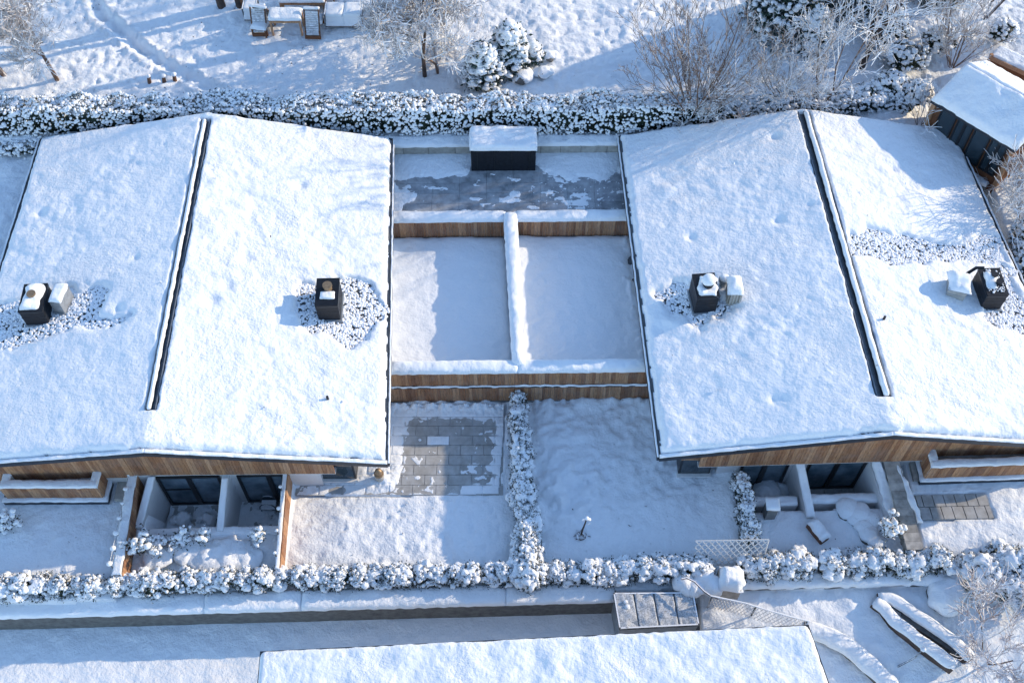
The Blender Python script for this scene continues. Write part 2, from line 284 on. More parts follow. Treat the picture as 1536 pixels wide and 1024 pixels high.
# ------------------------------------------------------------------ key places (metres; the camera stands above 0,0)
def wallY(x): return 12.84+.028*x       # middle of the front retaining wall
PATIO=[at(585,608,0),at(440,745,0),at(752,744,0),at(762,608,0)]
px0=-7.45
WELL_L=[(-12.0,14.98),(-7.75,15.06),(-7.75,16.62),(-12.0,16.55)]
WELL_R=[(7.75,15.75),(12.75,15.95),(12.75,17.2),(7.75,17.05)]
BARE1=[at(*p,0) for p in [(612,634),(622,628),(648,625),(690,630),(733,633),(745,641),(747,651),(733,655),(742,668),(736,690),(725,700),(742,714),(733,722),(694,728),(690,741),(545,744),(560,738),(590,733),(596,712),(604,700),(608,660)]]
def inrect(x,y,q,m=0.0): return sdpoly(x,y,q)<m
def ground_z(X,Y):
    Z=np.zeros_like(X)
    # rear garden climbs behind the terrace
    rear=2.38+.05*np.clip(Y-31,0,30)+.10*fbm(X*.25,Y*.25,0,2,31)
    rear=rear-.4*sstep(15.0,17.0,X)*sstep(37,34,Y)
    Z=lerp(0,1.85,sstep(18,18.1,Y)*((X<-18.6)|(X>18.9)))
    Z=np.where((X>18.7)&(Y>17),lerp(.7,1.9,sstep(17,24,Y)),Z)
    side=(np.abs(X)>4.3)
    Z=np.where((Y>30.6),rear,Z)
    # outer gardens a little higher
    Z=np.where((X<-12.62)&(Y<18),.45,Z); Z=np.where((X>13.42)&(Y<18)&(X<18.7),lerp(.1,.5,sstep(13.4,14.6,Y)),Z)
    # planted beds before the light wells
    Z=np.where((X>-12.5)&(X<-7.5)&(Y<18),.10+.16*sstep(13.6,14.7,Y),Z)
    Z=np.where((X>6.2)&(X<13.2)&(Y<18),(.08+.14*sstep(13.9,15.3,Y))*sstep(6.2,7.6,X),Z)
    # snow forms
    n1=fbm(X*.9,Y*.9,0,3,1); n2=fbm(X*3.1,Y*3.1,0,3,2); n3=fbm(X*8,Y*8,0,2,3)
    front=(Y<20.3)&(Y>12.3)
    Z=Z+np.where(front,.035*n1+.022*n2+.012*n3,.05*n1+.035*n2+.014*n3)
    # trodden snow: rear garden and the sunny lawn
    dim=np.clip(.18-np.abs(vn(X*3.3,Y*3.3,0,9)),0,1)+np.clip(vn(X*4.5,Y*4.5,0,12)-.45,0,1)
    Z-=np.where(Y>31.5,.16,0)*dim
    lawn=(X>-7.3)&(X<-.4)&(Y<16.3)&(Y>13.2); Z-=np.where(lawn,.10,0)*dim
    rg=(X>.8)&(X<7.0)&(Y<20.1)&(Y>13.3)
    rip=vn(X*1.1+Y*.5+fbm(X,Y,0,2,40),Y*3.3-X*1.2+1.2*fbm(X*.8,Y*.8,0,2,41),0,42)
    rough=sstep(14.6,16.8,Y-.12*(X-3))
    Z+=np.where(rg,sstep(7.0,6.2,X),0)*(rough*(.055*rip+.045*n2+.03*np.clip(n3,0,1))+.16*np.exp(-((20.15-Y)/.5)**2)*(1+.5*n2)+.12*np.exp(-(((X-2.0)/.9)**2+((Y-16.4)/1.0)**2))*(1+n2))
    # drift at the foot of the link wall on the patio side
    Z+=np.where((X>-4.6)&(X<0)&(Y>19.3)&(Y<20.2),.07*(1+n2),0)
    # footpath trampled across the rear garden
    path=[at(*p,2.5)[:2] for p in [(130,-40),(150,25),(200,65),(240,95),(300,125),(350,150)]]
    d=np.full(X.shape,9.)
    for a,b in zip(path[:-1],path[1:]):
        e=b-a; t=np.clip(((X-a[0])*e[0]+(Y-a[1])*e[1])/(e@e),0,1); d=np.minimum(d,np.hypot(X-a[0]-e[0]*t,Y-a[1]-e[1]*t))
    Z-=np.where(Y>31.3,.20*np.exp(-(d/.22)**2)*(1+.8*n2)-.07*np.exp(-((d-.42)/.14)**2)*(1+n3),0)
    # tracks along the slope
    wob=Y-.12*X+.3*fbm(X*.4,Y*.4,0,2,61)
    for yy in (34.2,35.1,36.5,37.2): Z-=np.where((Y>31.3)&(X>2)&(X<12),.06*np.exp(-((wob-yy)/.10)**2),0)
    # paved places: the loose snow sheet stays under the slabs
    for q,zb in ((PAT_ALL,-.1),(TERR_R,.38)):
        Z=np.where(sdpoly(X,Y,q)<.02,np.minimum(Z,zb),Z)
    # lower road and slope in front of the retaining wall
    low=Y<wallY(X); zr=np.where(X<6.0,-1.22+.02*n1+.012*n2,-.17-.13*(12.9-Y)+.05*n1+.03*n2)
    cp=(X>3.1)&(X<6.2)
    Z=np.where(low,zr,Z)
    drive=(X>5.75)&(X<6.3)&low; 
    for wq in (WELL_L,WELL_R): Z=np.where(sdpoly(X,Y,wq)<.12,-1.30,Z)
    # under the houses, the link and the rear wall: plain footing level
    for q in ((HL_FOOT),(HR_FOOT),LINK_FOOT): Z=np.where(sdpoly(X,Y,q)<0,np.minimum(Z,-.05 if q is not LINK_FOOT else .3),Z)
    for wq in (WELL_L,WELL_R): Z=np.where(sdpoly(X,Y,wq)<.12,-1.30,Z)
    return Z
PAT_ALL=[(-7.35,16.33),(-.45,16.40),(-.22,19.9),(-6.0,19.9)]
TERR_R=[tuple(at(1372,742,.5)[:2]),tuple(at(1383,779,.5)[:2]),tuple(at(1492,777,.5)[:2]),tuple(at(1478,739,.5)[:2])][::1]
HL_FOOT=[(-17.6,17.3),(-4.9,17.3),(-4.9,30),(-17.8,30)]; HR_FOOT=[(5.3,17.5),(17.8,17.6),(17.2,30.2),(4.8,30)]
LINK_FOOT=[(-6,20.2),(6,20.4),(6,30.55),(-6,30.4)]
def axis(lo,hi,c,ext):
    f=np.arange(lo,hi+1e-6,c); g=c*1.35**np.arange(1,26); g=np.cumsum(g); g=g[g<ext]; return np.concatenate([(lo-g)[::-1],f,hi+g])
gx=axis(-24,24,.075,320); gy=axis(9,44,.075,320); GX,GY=np.meshgrid(gx,gy,indexing='ij')
mb=MB(); mb.grid(GX,GY,ground_z(GX,GY)); mb.smooth=True; struct('ground',mb,'snow')
# ------------------------------------------------------------------ paving with a film of snow
def pavers(q0,x0,x1,y0,y1,w,d,z,skew=0,gap=.015,th=.06,bond=.5,inside=None,jx=.0):
    mb=MB(); r=0; y=y0
    while y<y1-.01:
        o=(r%2)*bond*w; x=x0-o
        while x<x1-.01:
            a=max(x,x0)+gap/2;b=min(x+w,x1)-gap/2;c=y+gap/2;e=min(y+d,y1)-gap/2
            if b-a>.05 and (inside is None or inside((a+b)/2,(c+e)/2)):
                P=[(a,c),(b,c),(b,e),(a,e)]; P=[(p[0]+jx*(p[1]-y0),p[1]+skew*(p[0]-x0)) for p in P]; mb.prism(P,z-th,z+RS.rand()*.004)
            x+=w
        y+=d; r+=1
    return mb
def film(x0,x1,y0,y1,z,mask,cell=.03,skew=0,inside=None,joint=None):
    xs=np.arange(x0,x1+cell/2,cell); ys=np.arange(y0,y1+cell/2,cell); X,Y=np.meshgrid(xs,ys,indexing='ij'); Y2=Y+skew*(X-x0)
    h=mask(X,Y2)
    if joint is not None: h=h-joint(X,Y)
    mb=MB(); mb.grid(X,Y2,z+h); mb.smooth=True; return mb
DW,DD=.80,.385
def patio_inside(x,y): return sdpoly(np.array(x),np.array(y),PAT_ALL)<.0
pv=pavers(None,-7.4,-.3,16.36,19.85,DW,DD,.0,0,.016,.06,.5,patio_inside,.0)
struct('patio',pv,'paver',bevel=0)
RAND=RS.rand(40,40)
def patio_mask(X,Y):
    d=sdpoly(X,Y,BARE1)+.10*fbm(X*3,Y*3,0,3,70); n=fbm(X*6,Y*6,0,3,71)
    row=np.floor((Y-16.36)/DD).astype(int); cx=np.floor((X+7.4+(row%2)*.5*DW)/DW).astype(int)
    whole=RAND[np.clip(row,0,39),np.clip(cx,0,39)]<.07
    h=np.clip(d*.14,-.05,.024)+.005*n
    h=np.where(whole&(d<.1),.010+.004*n,h)
    # single bare slab by the house
    b=at(507,735,0); e=np.hypot((X-b[0])/.33,(Y-b[1])/.15); h=np.minimum(h,np.clip((e-1+.2*n)*.04,-.03,.03))
    b=at(458,704,0); h=np.minimum(h,np.clip((np.hypot((X-b[0])/.7,(Y-b[1])/.7)-1+.3*n)*.03,-.03,.03))
    mound=at(570,716,0); h=h+.10*np.exp(-(((X-mound[0]-.1)/.55)**2+((Y-mound[1])/.42)**2))*(1+.5*n)*(d>-.1)
    h=h+.16*np.exp(-((19.95-Y)/.28)**2)*(1+.6*n)+.05*np.exp(-((16.30-Y)/.05)**2)
    spots=(fbm(X*4,Y*4,0,3,77)>.72)&(d<-.1); h=np.where(spots,.006,h)
    edge=sdpoly(X,Y,PAT_ALL); return np.where(edge>0,-.05,h)
def patio_joint(X,Y):
    yy=(Y-16.36)/DD; row=np.floor(yy); fy=np.abs(yy-np.round(yy))*DD; xx=(X+7.4+(row%2)*.5*DW)/DW; fx=np.abs(xx-np.round(xx))*DW
    near=np.exp(-((19.95-Y)/.3)**2); return (.030*np.exp(-(np.minimum(fx,fy)/.016)**2))*(1-near)
m_=film(-7.35,-.3,16.34,19.98,.0,patio_mask,.026,0,None,patio_joint); o=struct('patio_snow',m_,'snow_soft','stuff','thin snow over the paved patio'); o['category']='snow'
# terrace slabs to the right
bx=[np.array(p) for p in TERR_R]
mb=MB()
for j in range(2):
    for i in range(7):
        for_ = lambda s,t: lerp(lerp(bx[1],bx[2],s),lerp(bx[0],bx[3],s),t)
        o_=.07*j; s0=max(0,(i-o_*0)/6.5-.07*j)+.006; s1=min(1,(i+1)/6.5-.07*j)-.006
        if s1-s0<.03: continue
        q=[for_(s0,j/2+.012),for_(s1,j/2+.012),for_(s1,j/2+.488),for_(s0,j/2+.488)]; mb.prism(q,.4,.505)
struct('paved_terrace',mb,'paver')
# ------------------------------------------------------------------ houses
class House:
    def __init__(s,LB,LF,RB,RF,KB,KF):
        s.LB,s.LF,s.RB,s.RF,s.KB,s.KF=[np.asarray(p,float) for p in (LB,LF,RB,RF,KB,KF)]
    def surf(s,a,t):
        """a in -1..1 across (0 = ridge), t 0 back .. 1 front"""
        a=np.asarray(a)[...,None]; t=np.asarray(t)[...,None]
        K=lerp(s.KB,s.KF,t); Lq=lerp(s.LB,s.LF,t); Rq=lerp(s.RB,s.RF,t); return np.where(a<0,lerp(K,Lq,-a),lerp(K,Rq,a))
    def z(s,x,y):
        t=(s.KB[1]-y)/(s.KB[1]-s.KF[1]); K=lerp(s.KB,s.KF,t); Lq=lerp(s.LB,s.LF,t); Rq=lerp(s.RB,s.RF,t)
        if x<K[0]: return lerp(K[2],Lq[2],(K[0]-x)/(K[0]-Lq[0]))
        return lerp(K[2],Rq[2],(x-K[0])/(Rq[0]-K[0]))
    def on(s,u,v,h=0):
        z=3.0
        for _ in range(12): p=at(u,v,z+h); z=s.z(p[0],p[1])
        return at(u,v,z+h)
def roof_snow(H,T,masks,slot,seed):
    W=np.linalg.norm(H.LF-H.RF); D=np.linalg.norm(H.KB-H.KF)
    a=np.linspace(-1,1,int(W/.062)+1); e=np.array([0,.02,.05,.1,.16])/(W/2); a=np.unique(np.concatenate([a[np.abs(a)<1-.18/(W/2)],-1+e,1-e]))
    t=np.linspace(0,1,int(D/.062)+1); e=np.array([0,.02,.05,.1,.16])/D; t=np.unique(np.concatenate([t[(t>.18/D)&(t<1-.18/D)],e,1-e]))
    A,Tt=np.meshgrid(a,t,indexing='ij'); P=H.surf(A,Tt); X,Y=P[...,0],P[...,1]
    dx=(1-np.abs(A))*W/2; dy0=Tt*D; dy1=(1-Tt)*D-.13; r=.2
    dx=dx-.10
    wb=.035*fbm(X*3,Y*3,0,3,seed)
    d=np.minimum(np.minimum(dx,dy0),dy1)+wb
    prof=np.sqrt(np.clip(1-(1-np.clip(d/r,0,1))**2,0,1))
    pm=sstep(-.5,.6,fbm(X*.4,Y*.4,0,3,seed+11)); n=.22*fbm(X*.4,Y*.4,0,3,seed+1)+.12*(.2+pm)*fbm(X*1.6+.6*Y,Y*2.1-.3*X,0,4,seed+2)+.035*pm*fbm(X*7,Y*7,0,2,seed+3)+.07*fbm(X*.55+Y*.35,Y*1.9-X*1.1,0,3,seed+13)
    h=T*prof*(1+n)
    for f in masks: h=np.minimum(h,f(X,Y))
    so,sw,t0,t1=slot
    off=A*W/2-so; sd=np.maximum(np.abs(off)-sw,np.maximum((t0-Tt)*D,(Tt-t1)*D))+.02*fbm(X*4,Y*4,0,2,seed+7)
    h=np.minimum(h,np.where(sd<0,-.04,T*np.sqrt(np.clip(1-(1-np.clip(sd/.14,0,1))**2,0,1))*(1+n)+.03*np.exp(-(sd/.3)**2)))
    h=np.where(d<=0,np.minimum(h,-.03),h)
    dims=[(RS.rand()*2-1,RS.rand()) for _ in range(10)]
    for (ca,ct) in dims:
        c=H.surf(np.array(ca*.9),np.array(.08+ct*.84)); q=np.hypot(X-c[0],Y-c[1]); rr=.10+.12*RS.rand(); h=h-.5*rr*np.exp(-(q/rr)**2)*(h>.05)
    mb=MB(); mb.grid(X,Y,P[...,2]+h); mb.smooth=True; return mb
def gravel_mask(poly,seed,T=.22):
    p=np.array([q[:2] for q in poly])
    def f(X,Y):
        d=sdpoly(X,Y,p)+.16*fbm(X*2.2,Y*2.2,0,3,seed)
        return np.where(d<0,-.04,T*1.1*np.sqrt(np.clip(1-(1-np.clip(d/.42,0,1))**2,0,1)))
    f.poly=p; f.seed=seed; return f
def gravel(H,masks,name,label):
    C=[];R=[]
    for f in masks:
        p=f.poly; lo=p.min(0)-.25; hi=p.max(0)+.25; n=int((hi-lo).prod()*330); x=lo[0]+RS.rand(n)*(hi[0]-lo[0]); y=lo[1]+RS.rand(n)*(hi[1]-lo[1])
        d=sdpoly(x,y,p)+.16*fbm(x*2.2,y*2.2,0,3,f.seed); k=d<.03+.12*RS.rand(n)
        for a,b in zip(x[k],y[k]): C.append((a,b,H.z(a,b)+.025+.03*RS.rand())); R.append(.030+.034*RS.rand())
    mb=MB(); mb.blobs(C,R,.8,2,.16,9); V=np.concatenate(mb.v); c=(V[:,0].mean(),V[:,1].mean(),V[:,2].min())
    o=mk(name,mb,'stone_snow',None,c); o.location=c; o['kind']='stuff'; o['label']=label; o['category']='gravel'; return o
ZE=2.55; ZK=3.85; TS=.22
def pz(u,v,z): return at(u,v,z)
def house(side):
    left=side<0
    if left:
        LB=at(60,211,ZE); RB=at(589,210,ZE); RF=at(581,695,ZE); KB=at(313,172,ZK); KF=at(216,678,ZK); LF=np.array([LB[0]+.25,RF[1]-.15,ZE])
    else:
        LB=at(928,206,ZE); LF=at(989,686,ZE); RB=at(1431,199,ZE); KB=at(1203,166,ZK); KF=at(1340,652,ZK); RF=np.array([18.95,KF[1]+.25,ZE])
    return House(LB,LF,RB,RF,KB,KF)
HL=house(-1); HR=house(1)
def chimney(T,H,c,w,d,h,rz,cap=None,mat='dark_metal',pipe=True,snowpoly=None,name='chimney',lid=True):
    """c: world xy of the middle of the foot"""
    z0=H.z(c[0],c[1])-.15; z1=H.z(c[0],c[1])+h
    mb=MB(); mb.box((c[0],c[1],(z0+z1)/2),(w,d,z1-z0),rz)
    o=T.part(name,mb,mat,bevel=.012)
    mb=MB(); mb.box((c[0],c[1],(z0+z1)/2+.12),(w+.012,d+.012,.022),rz); mb.box((c[0],c[1],z1-.07),(w+.016,d+.016,.05),rz); T.part('seam',mb,'zinc' if mat!='dark_metal' else 'edge_metal',o)
    mb=MB(); mb.box((c[0],c[1],z0+.20),(w+.10,d+.10,.10),rz); T.part('flashing',mb,'zinc',o)
    if lid: mb=MB(); mb.box((c[0],c[1],z1+.012),(w+.03,d+.03,.024),rz); T.part('cover_plate',mb,mat,o,bevel=.004)
    return o,z1+(.025 if lid else 0)
def wide_edges(H):
    """fascia and gutter round the roof deck"""
    fas=MB(); deck=MB()
    for (A,B,C,D) in ((H.LB,H.LF,H.KF,H.KB),(H.KB,H.KF,H.RF,H.RB)):
        b=[np.array(p)-[0,0,.16] for p in (A,B,C,D)]; t=[np.array(p)-[0,0,.012] for p in (A,B,C,D)]; deck.hexa(b,t)
    return deck
def bar(a,b,w,h,mb=None,up=(0,0,1)):
    """a rectangular beam between two points, hanging h below them and w wide towards its left"""
    mb=mb or MB(); a=np.asarray(a,float);b=np.asarray(b,float); d=b-a; n=np.array([-d[1],d[0],0.]); n/=np.linalg.norm(n)
    P=[a-[0,0,h],b-[0,0,h],b-[0,0,h]+n*w,a-[0,0,h]+n*w]; Q=[a,b,b+n*w,a+n*w]
    if w<0: P=P[::-1];Q=Q[::-1]
    mb.hexa(P,Q); return mb
def edge_parts(T,H):
    fx=MB(); up=np.array([0,0,.03]); 
    bar(H.LF+up,H.KF+up,-.05,.21,fx); bar(H.KF+up,H.RF+up,-.05,.21,fx)       # front fascia
    T.part('fascia',fx,'edge_metal')
    led=MB(); 
    for a,b in ((H.LF,H.KF),(H.KF,H.RF)): 
        a2=a+[0,.01,.035];b2=b+[0,.01,.035]; q=[a2-[0,.05,0],b2-[0,.05,0],b2+[0,.085,.0],a2+[0,.085,.0]]
        m=snowcap(q,.035,.07,.03,.012,.5,0,5,4,.0); led=join(led,m); 
    T.part('ledge_snow',led,'snow_soft')
    for a,b,s in ((H.RF,H.RB,-1),(H.LB,H.LF,-1)): T.part('gutter',bar(a+[0,0,.02],b+[0,0,.02],s*.07,.22),'edge_metal')
    gx=MB(); bar(H.RB+up,H.KB+up,-.05,.3,gx); bar(H.KB+up,H.LB+up,-.05,.3,gx); T.part('rear_fascia',gx,'edge_metal')
    for a,b,s in ((H.RF,H.RB,1),(H.LF,H.LB,-1)):
        o=np.array([s*.045,0,.022]); q=[a+o-[.03,0,0],a+o+[.03,0,0],b+o+[.03,0,0],b+o-[.03,0,0]]; T.part('gutter_snow',snowcap(q,.028,.08,.02,.010,.8,0,9,5,.0),'snow_soft')
def slot_parts(T,H,so,sw,t0,t1,snowside):
    W=np.linalg.norm(H.LF-H.RF)/2
    def P(off,t,dz): p=H.surf(np.array(off/W),np.array(t)); return p+[0,0,dz]
    # metal channel with upstands, and a raised snow-covered coping beside it
    mb=MB()
    def strip(o0,o1,z0,z1,t0=t0,t1=t1):
        a,b,c,d=P(o0,t0,0),P(o0,t1,0),P(o1,t1,0),P(o1,t0,0); mb.hexa([q+[0,0,z0] for q in (a,b,c,d)],[q+[0,0,z1] for q in (a,b,c,d)])
    strip(so-sw,so+sw,-.03,.02); 
    strip(so-sw,so-sw+.025,.02,.16); strip(so+sw-.025,so+sw,.02,.16)
    m1=mb; mb=MB(); 
    c=so+snowside*sw*.30; hw=sw*.44; strip(c-hw,c+hw,.02,.13); m2=mb
    ch=T.part('ridge_channel',m1,'channel_metal'); 
    cp=T.part('ridge_coping',m2,'edge_metal')
    n=1; sm=MB()
    for i in range(n):
        a=lerp(t0,t1,i/n)+.002; b=lerp(t0,t1,(i+1)/n)+.0005
        q=[P(c-hw,b,.13),P(c+hw,b,.13),P(c+hw,a,.13),P(c-hw,a,.13)]; sm=join(sm,snowcap(q,.10 if left_ else .13,.06,.085,.010,.40,.0,20+i,1.0))
    T.part('coping_snow',sm,'snow_soft',cp)
def window(T,a,b,z0,z1,nr,npan=2,fw=.09,gl='glass',depth=.08,mid=None,rail=False,name='window'):
    """glazed door or window between xy points a,b"""
    a=np.asarray(a,float)[:2];b=np.asarray(b,float)[:2]; d=(b-a)/np.linalg.norm(b-a); n=np.asarray(nr,float); L=np.linalg.norm(b-a)
    def rect(s0,s1,h0,h1,o0,o1): 
        p=a+d*s0;q=a+d*s1; return [p+n*o1,q+n*o1,q+n*o0,p+n*o0],h0,h1
    fr=MB(); 
    def add(*k): q,h0,h1=rect(*k); fr.prism(q,h0,h1)
    add(0,fw,z0,z1,-.02,depth); add(L-fw,L,z0,z1,-.02,depth); add(fw,L-fw,z1-fw,z1,-.02,depth-.003); add(fw,L-fw,z0,z0+fw,-.02,depth-.003)
    ed=[fw]+[ (mid or L/2) if npan==2 else L*i/npan for i in range(1,npan)]+[L-fw]
    for x in ed[1:-1]: add(x-fw*.9,x+fw*.9,z0+fw,z1-fw,-.015,depth+.006)
    if rail: add(ed[0],ed[1]-fw,lerp(z0,z1,.55)-.02,lerp(z0,z1,.55)+.02,-.015,depth-.02)
    w_=T.part(name,fr,'black_frame',bevel=.006)
    for i in range(len(ed)-1):
        g=MB(); q,h0,h1=rect(ed[i],ed[i+1],z0+fw*.8,z1-fw*.8,.0,.022); g.prism(q,h0,h1); T.part('pane',g,gl,w_)
    return w_
# ---- left house
left_=True
TL=Thing('house','left gabled house under snow, with two black square chimneys and timber-clad front','house',(-11.2,23,0))
m1=[gravel_mask([HL.on(*p) for p in [(445,455),(455,425),(475,428),(520,415),(545,425),(572,445),(572,478),(545,510),(520,520),(500,508),(450,492)]],101),
    gravel_mask([HL.on(*p) for p in [(-30,470),(0,462),(28,455),(60,440),(118,440),(150,436),(160,440),(145,480),(190,478),(180,486),(110,494),(70,510),(20,528),(-30,525)]],102)]
TL.part('roof_snow',roof_snow(HL,TS,m1,(-.02,.175,.025,.90),200),'snow_roof')
TL.part('roof',wide_edges(HL),'membrane')
edge_parts(TL,HL); slot_parts(TL,HL,-.02,.175,.025,.90,-1)
gravel(HL,m1[:1],'roof_gravel','snow dusted gravel round the black chimney on the right slope of the left roof')
gravel(HL,m1[1:],'roof_gravel','wide band of snow dusted gravel round the chimney and grey vent at the far left')
left_=False
TR=Thing('house','right gabled house under snow, crossed by a bare gravel strip on its right slope','house',(11.2,23,0))
m2=[gravel_mask([HR.on(*p) for p in [(992,450),(985,440),(1005,430),(1025,425),(1060,440),(1085,455),(1100,462),(1085,472),(1060,482),(1050,492),(1020,478),(1000,462)]],103),
    gravel_mask([HR.on(*p) for p in [(1274,350),(1320,350),(1380,362),(1420,370),(1478,356),(1500,362),(1510,395),(1480,398),(1400,392),(1340,396),(1278,382)]],104),
    gravel_mask([HR.on(*p) for p in [(1500,400),(1515,410),(1536,460),(1545,500),(1525,500),(1500,492),(1475,478),(1480,465)]],105)]
TR.part('roof_snow',roof_snow(HR,TS,m2,(.02,.235,.012,.905),260),'snow_roof')
TR.part('roof',wide_edges(HR),'membrane')
edge_parts(TR,HR); slot_parts(TR,HR,.02,.235,.012,.905,1)
gravel(HR,m2[:1],'roof_gravel','gravel round the snow-capped chimney on the left slope of the right roof')
gravel(HR,m2[1:2],'roof_gravel','long strip of bare gravel crossing the right slope of the right roof')
gravel(HR,m2[2:],'roof_gravel','gravel patch in front of the far right chimney by the roof edge')
# chimneys
RZ=math.radians(2)
def cpos(H,uf,vf,w,d,h=0,rz=RZ): # middle of foot from the pixel of the front-foot middle
    p=H.on(uf,vf); return np.array([p[0]-math.sin(rz)*d/2,p[1]+math.cos(rz)*d/2])
def pipe(T,c,z,r,h,parent,mat='brass',name='flue_pipe'):
    mb=MB(); mb.tube([(c[0],c[1],z-.02),(c[0],c[1],z+h)],r,20); mb.smooth=False
    mb.tube([(c[0],c[1],z+h-.05),(c[0],c[1],z+h+.012)],r*1.16,20); o=T.part(name,mb,mat,parent); return o
c=cpos(HL,495,482,.76,1.15); o,zt=chimney(TL,HL,c,.76,1.15,.92,RZ); pipe(TL,c+[.02,.12],zt,.14,.22,o)
q=[(c[0]-.22,c[1]-.30,zt),(c[0]+.26,c[1]-.30,zt),(c[0]+.26,c[1]-.02,zt),(c[0]-.22,c[1]-.02,zt)]; TL.part('chimney_snow',snowcap(q,.07,.05,.06,.03),'snow_soft',o)
c=cpos(HL,58,489,.78,1.15); o,zt=chimney(TL,HL,c,.78,1.15,.86,RZ+.03); pipe(TL,c+[.0,.02],zt,.13,.2,o)
q=[(c[0]-.32,c[1]-.48,zt),(c[0]+.26,c[1]-.48,zt),(c[0]+.30,c[1]+.50,zt),(c[0]-.28,c[1]+.50,zt)]; TL.part('chimney_snow',snowcap(q,.12,.05,.14,.06,.5),'snow_soft',o)
c=cpos(HL,92,472,.42,.75,rz=-.15); o,zt=chimney(TL,HL,c,.40,.72,.74,-.22,mat='zinc',name='vent',lid=False)
q=[(c[0]-.24,c[1]-.34,zt),(c[0]+.17,c[1]-.38,zt),(c[0]+.26,c[1]+.36,zt),(c[0]-.16,c[1]+.38,zt)]; TL.part('vent_snow',snowcap(q,.10,.05,.1,.03),'snow_soft',o)
c=cpos(HR,1056,471,.78,1.0,rz=.06); o,zt=chimney(TR,HR,c,.76,1.0,.98,RZ+.05)
q=[(c[0]-.28,c[1]-.44,zt),(c[0]+.36,c[1]-.44,zt),(c[0]+.36,c[1]+.34,zt),(c[0]-.2,c[1]+.38,zt)]; TR.part('chimney_snow',snowcap(q,.09,.05,.14,.07,.5),'snow_soft',o)
pp=pipe(TR,c+[.05,-.05],zt,.17,.22,o,'dark_metal'); b=MB(); b.blobs([(c[0]+.05,c[1]-.03,zt+.32)],.24,.75,3,.12,3); TR.part('pipe_snow',b,'snow_soft',o)
b=MB(); b.box((c[0]-.05,c[1]+.42,zt+.02),(.6,.12,.03),RZ); 
c2=cpos(HR,1083,437,.2,.2); mb=MB(); z_=HR.z(*c2); mb.tube([(*c2,z_),(*c2,z_+.5)],.12,16); mb.tube([(*c2,z_+.5),(*c2,z_+.58)],.19,16); v_=TR.part('round_vent',mb,'zinc'); b=MB(); b.blobs([(c2[0],c2[1],z_+.64)],.19,.6,2,.1,4); TR.part('vent_snow',b,'snow_soft',v_)
# ribbed vent
c3=cpos(HR,1100,460,.5,.65); z_=HR.z(*c3); mb=MB(); mb.box((c3[0],c3[1],z_+.35),(.40,.60,.9),RZ+.08)
for i in range(4): mb.box((c3[0]-.16+i*.107,c3[1]-.315,z_+.33),(.045,.05,.84),RZ+.08)
for i in range(5): mb.box((c3[0]-.215,c3[1]-.22+i*.11,z_+.33),(.05,.045,.84),RZ+.08)
v_=TR.part('ribbed_vent',mb,'beige_metal'); q=[(c3[0]-.27,c3[1]-.36,z_+.8),(c3[0]+.22,c3[1]-.36,z_+.8),(c3[0]+.2,c3[1]+.38,z_+.8),(c3[0]-.25,c3[1]+.38,z_+.8)]; TR.part('vent_snow',snowcap(q,.20,.05,.2,.03,.4,.03),'snow_soft',v_)
c=cpos(HR,1483,466,.66,1.15); o,zt=chimney(TR,HR,c,.72,1.15,.90,RZ)
q=[(c[0]-.3,c[1]-.28,zt),(c[0]+.05,c[1]-.34,zt),(c[0]+.2,c[1]+.3,zt),(c[0]-.2,c[1]+.36,zt)]; TR.part('chimney_snow',snowcap(q,.10,.05,.1,.06,.7),'snow_soft',o)
g_=MB(); g_.blobs(np.column_stack([c[0]-.28+.58*RS.rand(90),c[1]+(-.5+1.0*RS.rand(90)),np.full(90,zt+.012)]),.022+.02*RS.rand(90),.7,1,.15,8); TR.part('lid_gravel',g_,'stone_snow',o)
for dx,dy in ((.12,-.12),(.02,.18)): mb=MB(); mb.tube([(c[0]+dx,c[1]+dy,zt),(c[0]+dx,c[1]+dy,zt+.16)],.09,12); mb.tube([(c[0]+dx,c[1]+dy,zt+.16),(c[0]+dx,c[1]+dy,zt+.19)],.12,12); TR.part('flue_pipe',mb,'dark_metal',o)
c4=cpos(HR,1434,452,.55,.7); o,zt=chimney(TR,HR,c4,.62,.72,.62,-.30,mat='beige_metal',name='vent',lid=False)
b=snowcap([(c4[0]-.40,c4[1]-.26,zt),(c4[0]+.26,c4[1]-.46,zt),(c4[0]+.42,c4[1]+.28,zt),(c4[0]-.24,c4[1]+.46,zt)],.24,.05,.22,.05,.35,.04,91,2.5); TR.part('vent_snow',b,'snow_soft',o)
mb=MB(); e0=c4+[.3,.35]; mb.tube([(*e0,zt),(e0[0]+.3,e0[1]+.1,zt+.25),(e0[0]+.55,e0[1]+.05,zt+.3)],.06,8); TR.part('vent_elbow',mb,'dark_metal',o)
# small snow-stake fittings poking through the roof snow
for H,T,pts in ((HL,TL,[(493,603),(489,607)]),(HR,TR,[(1323,484),(1437,560)])):
    for (u,v) in pts[:1]:
        p=H.on(u,v); mb=MB(); mb.tube([(p[0],p[1],p[2]+.05),(p[0],p[1],p[2]+.36)],.045,8); T.part('roof_fitting',mb,'dark_metal')
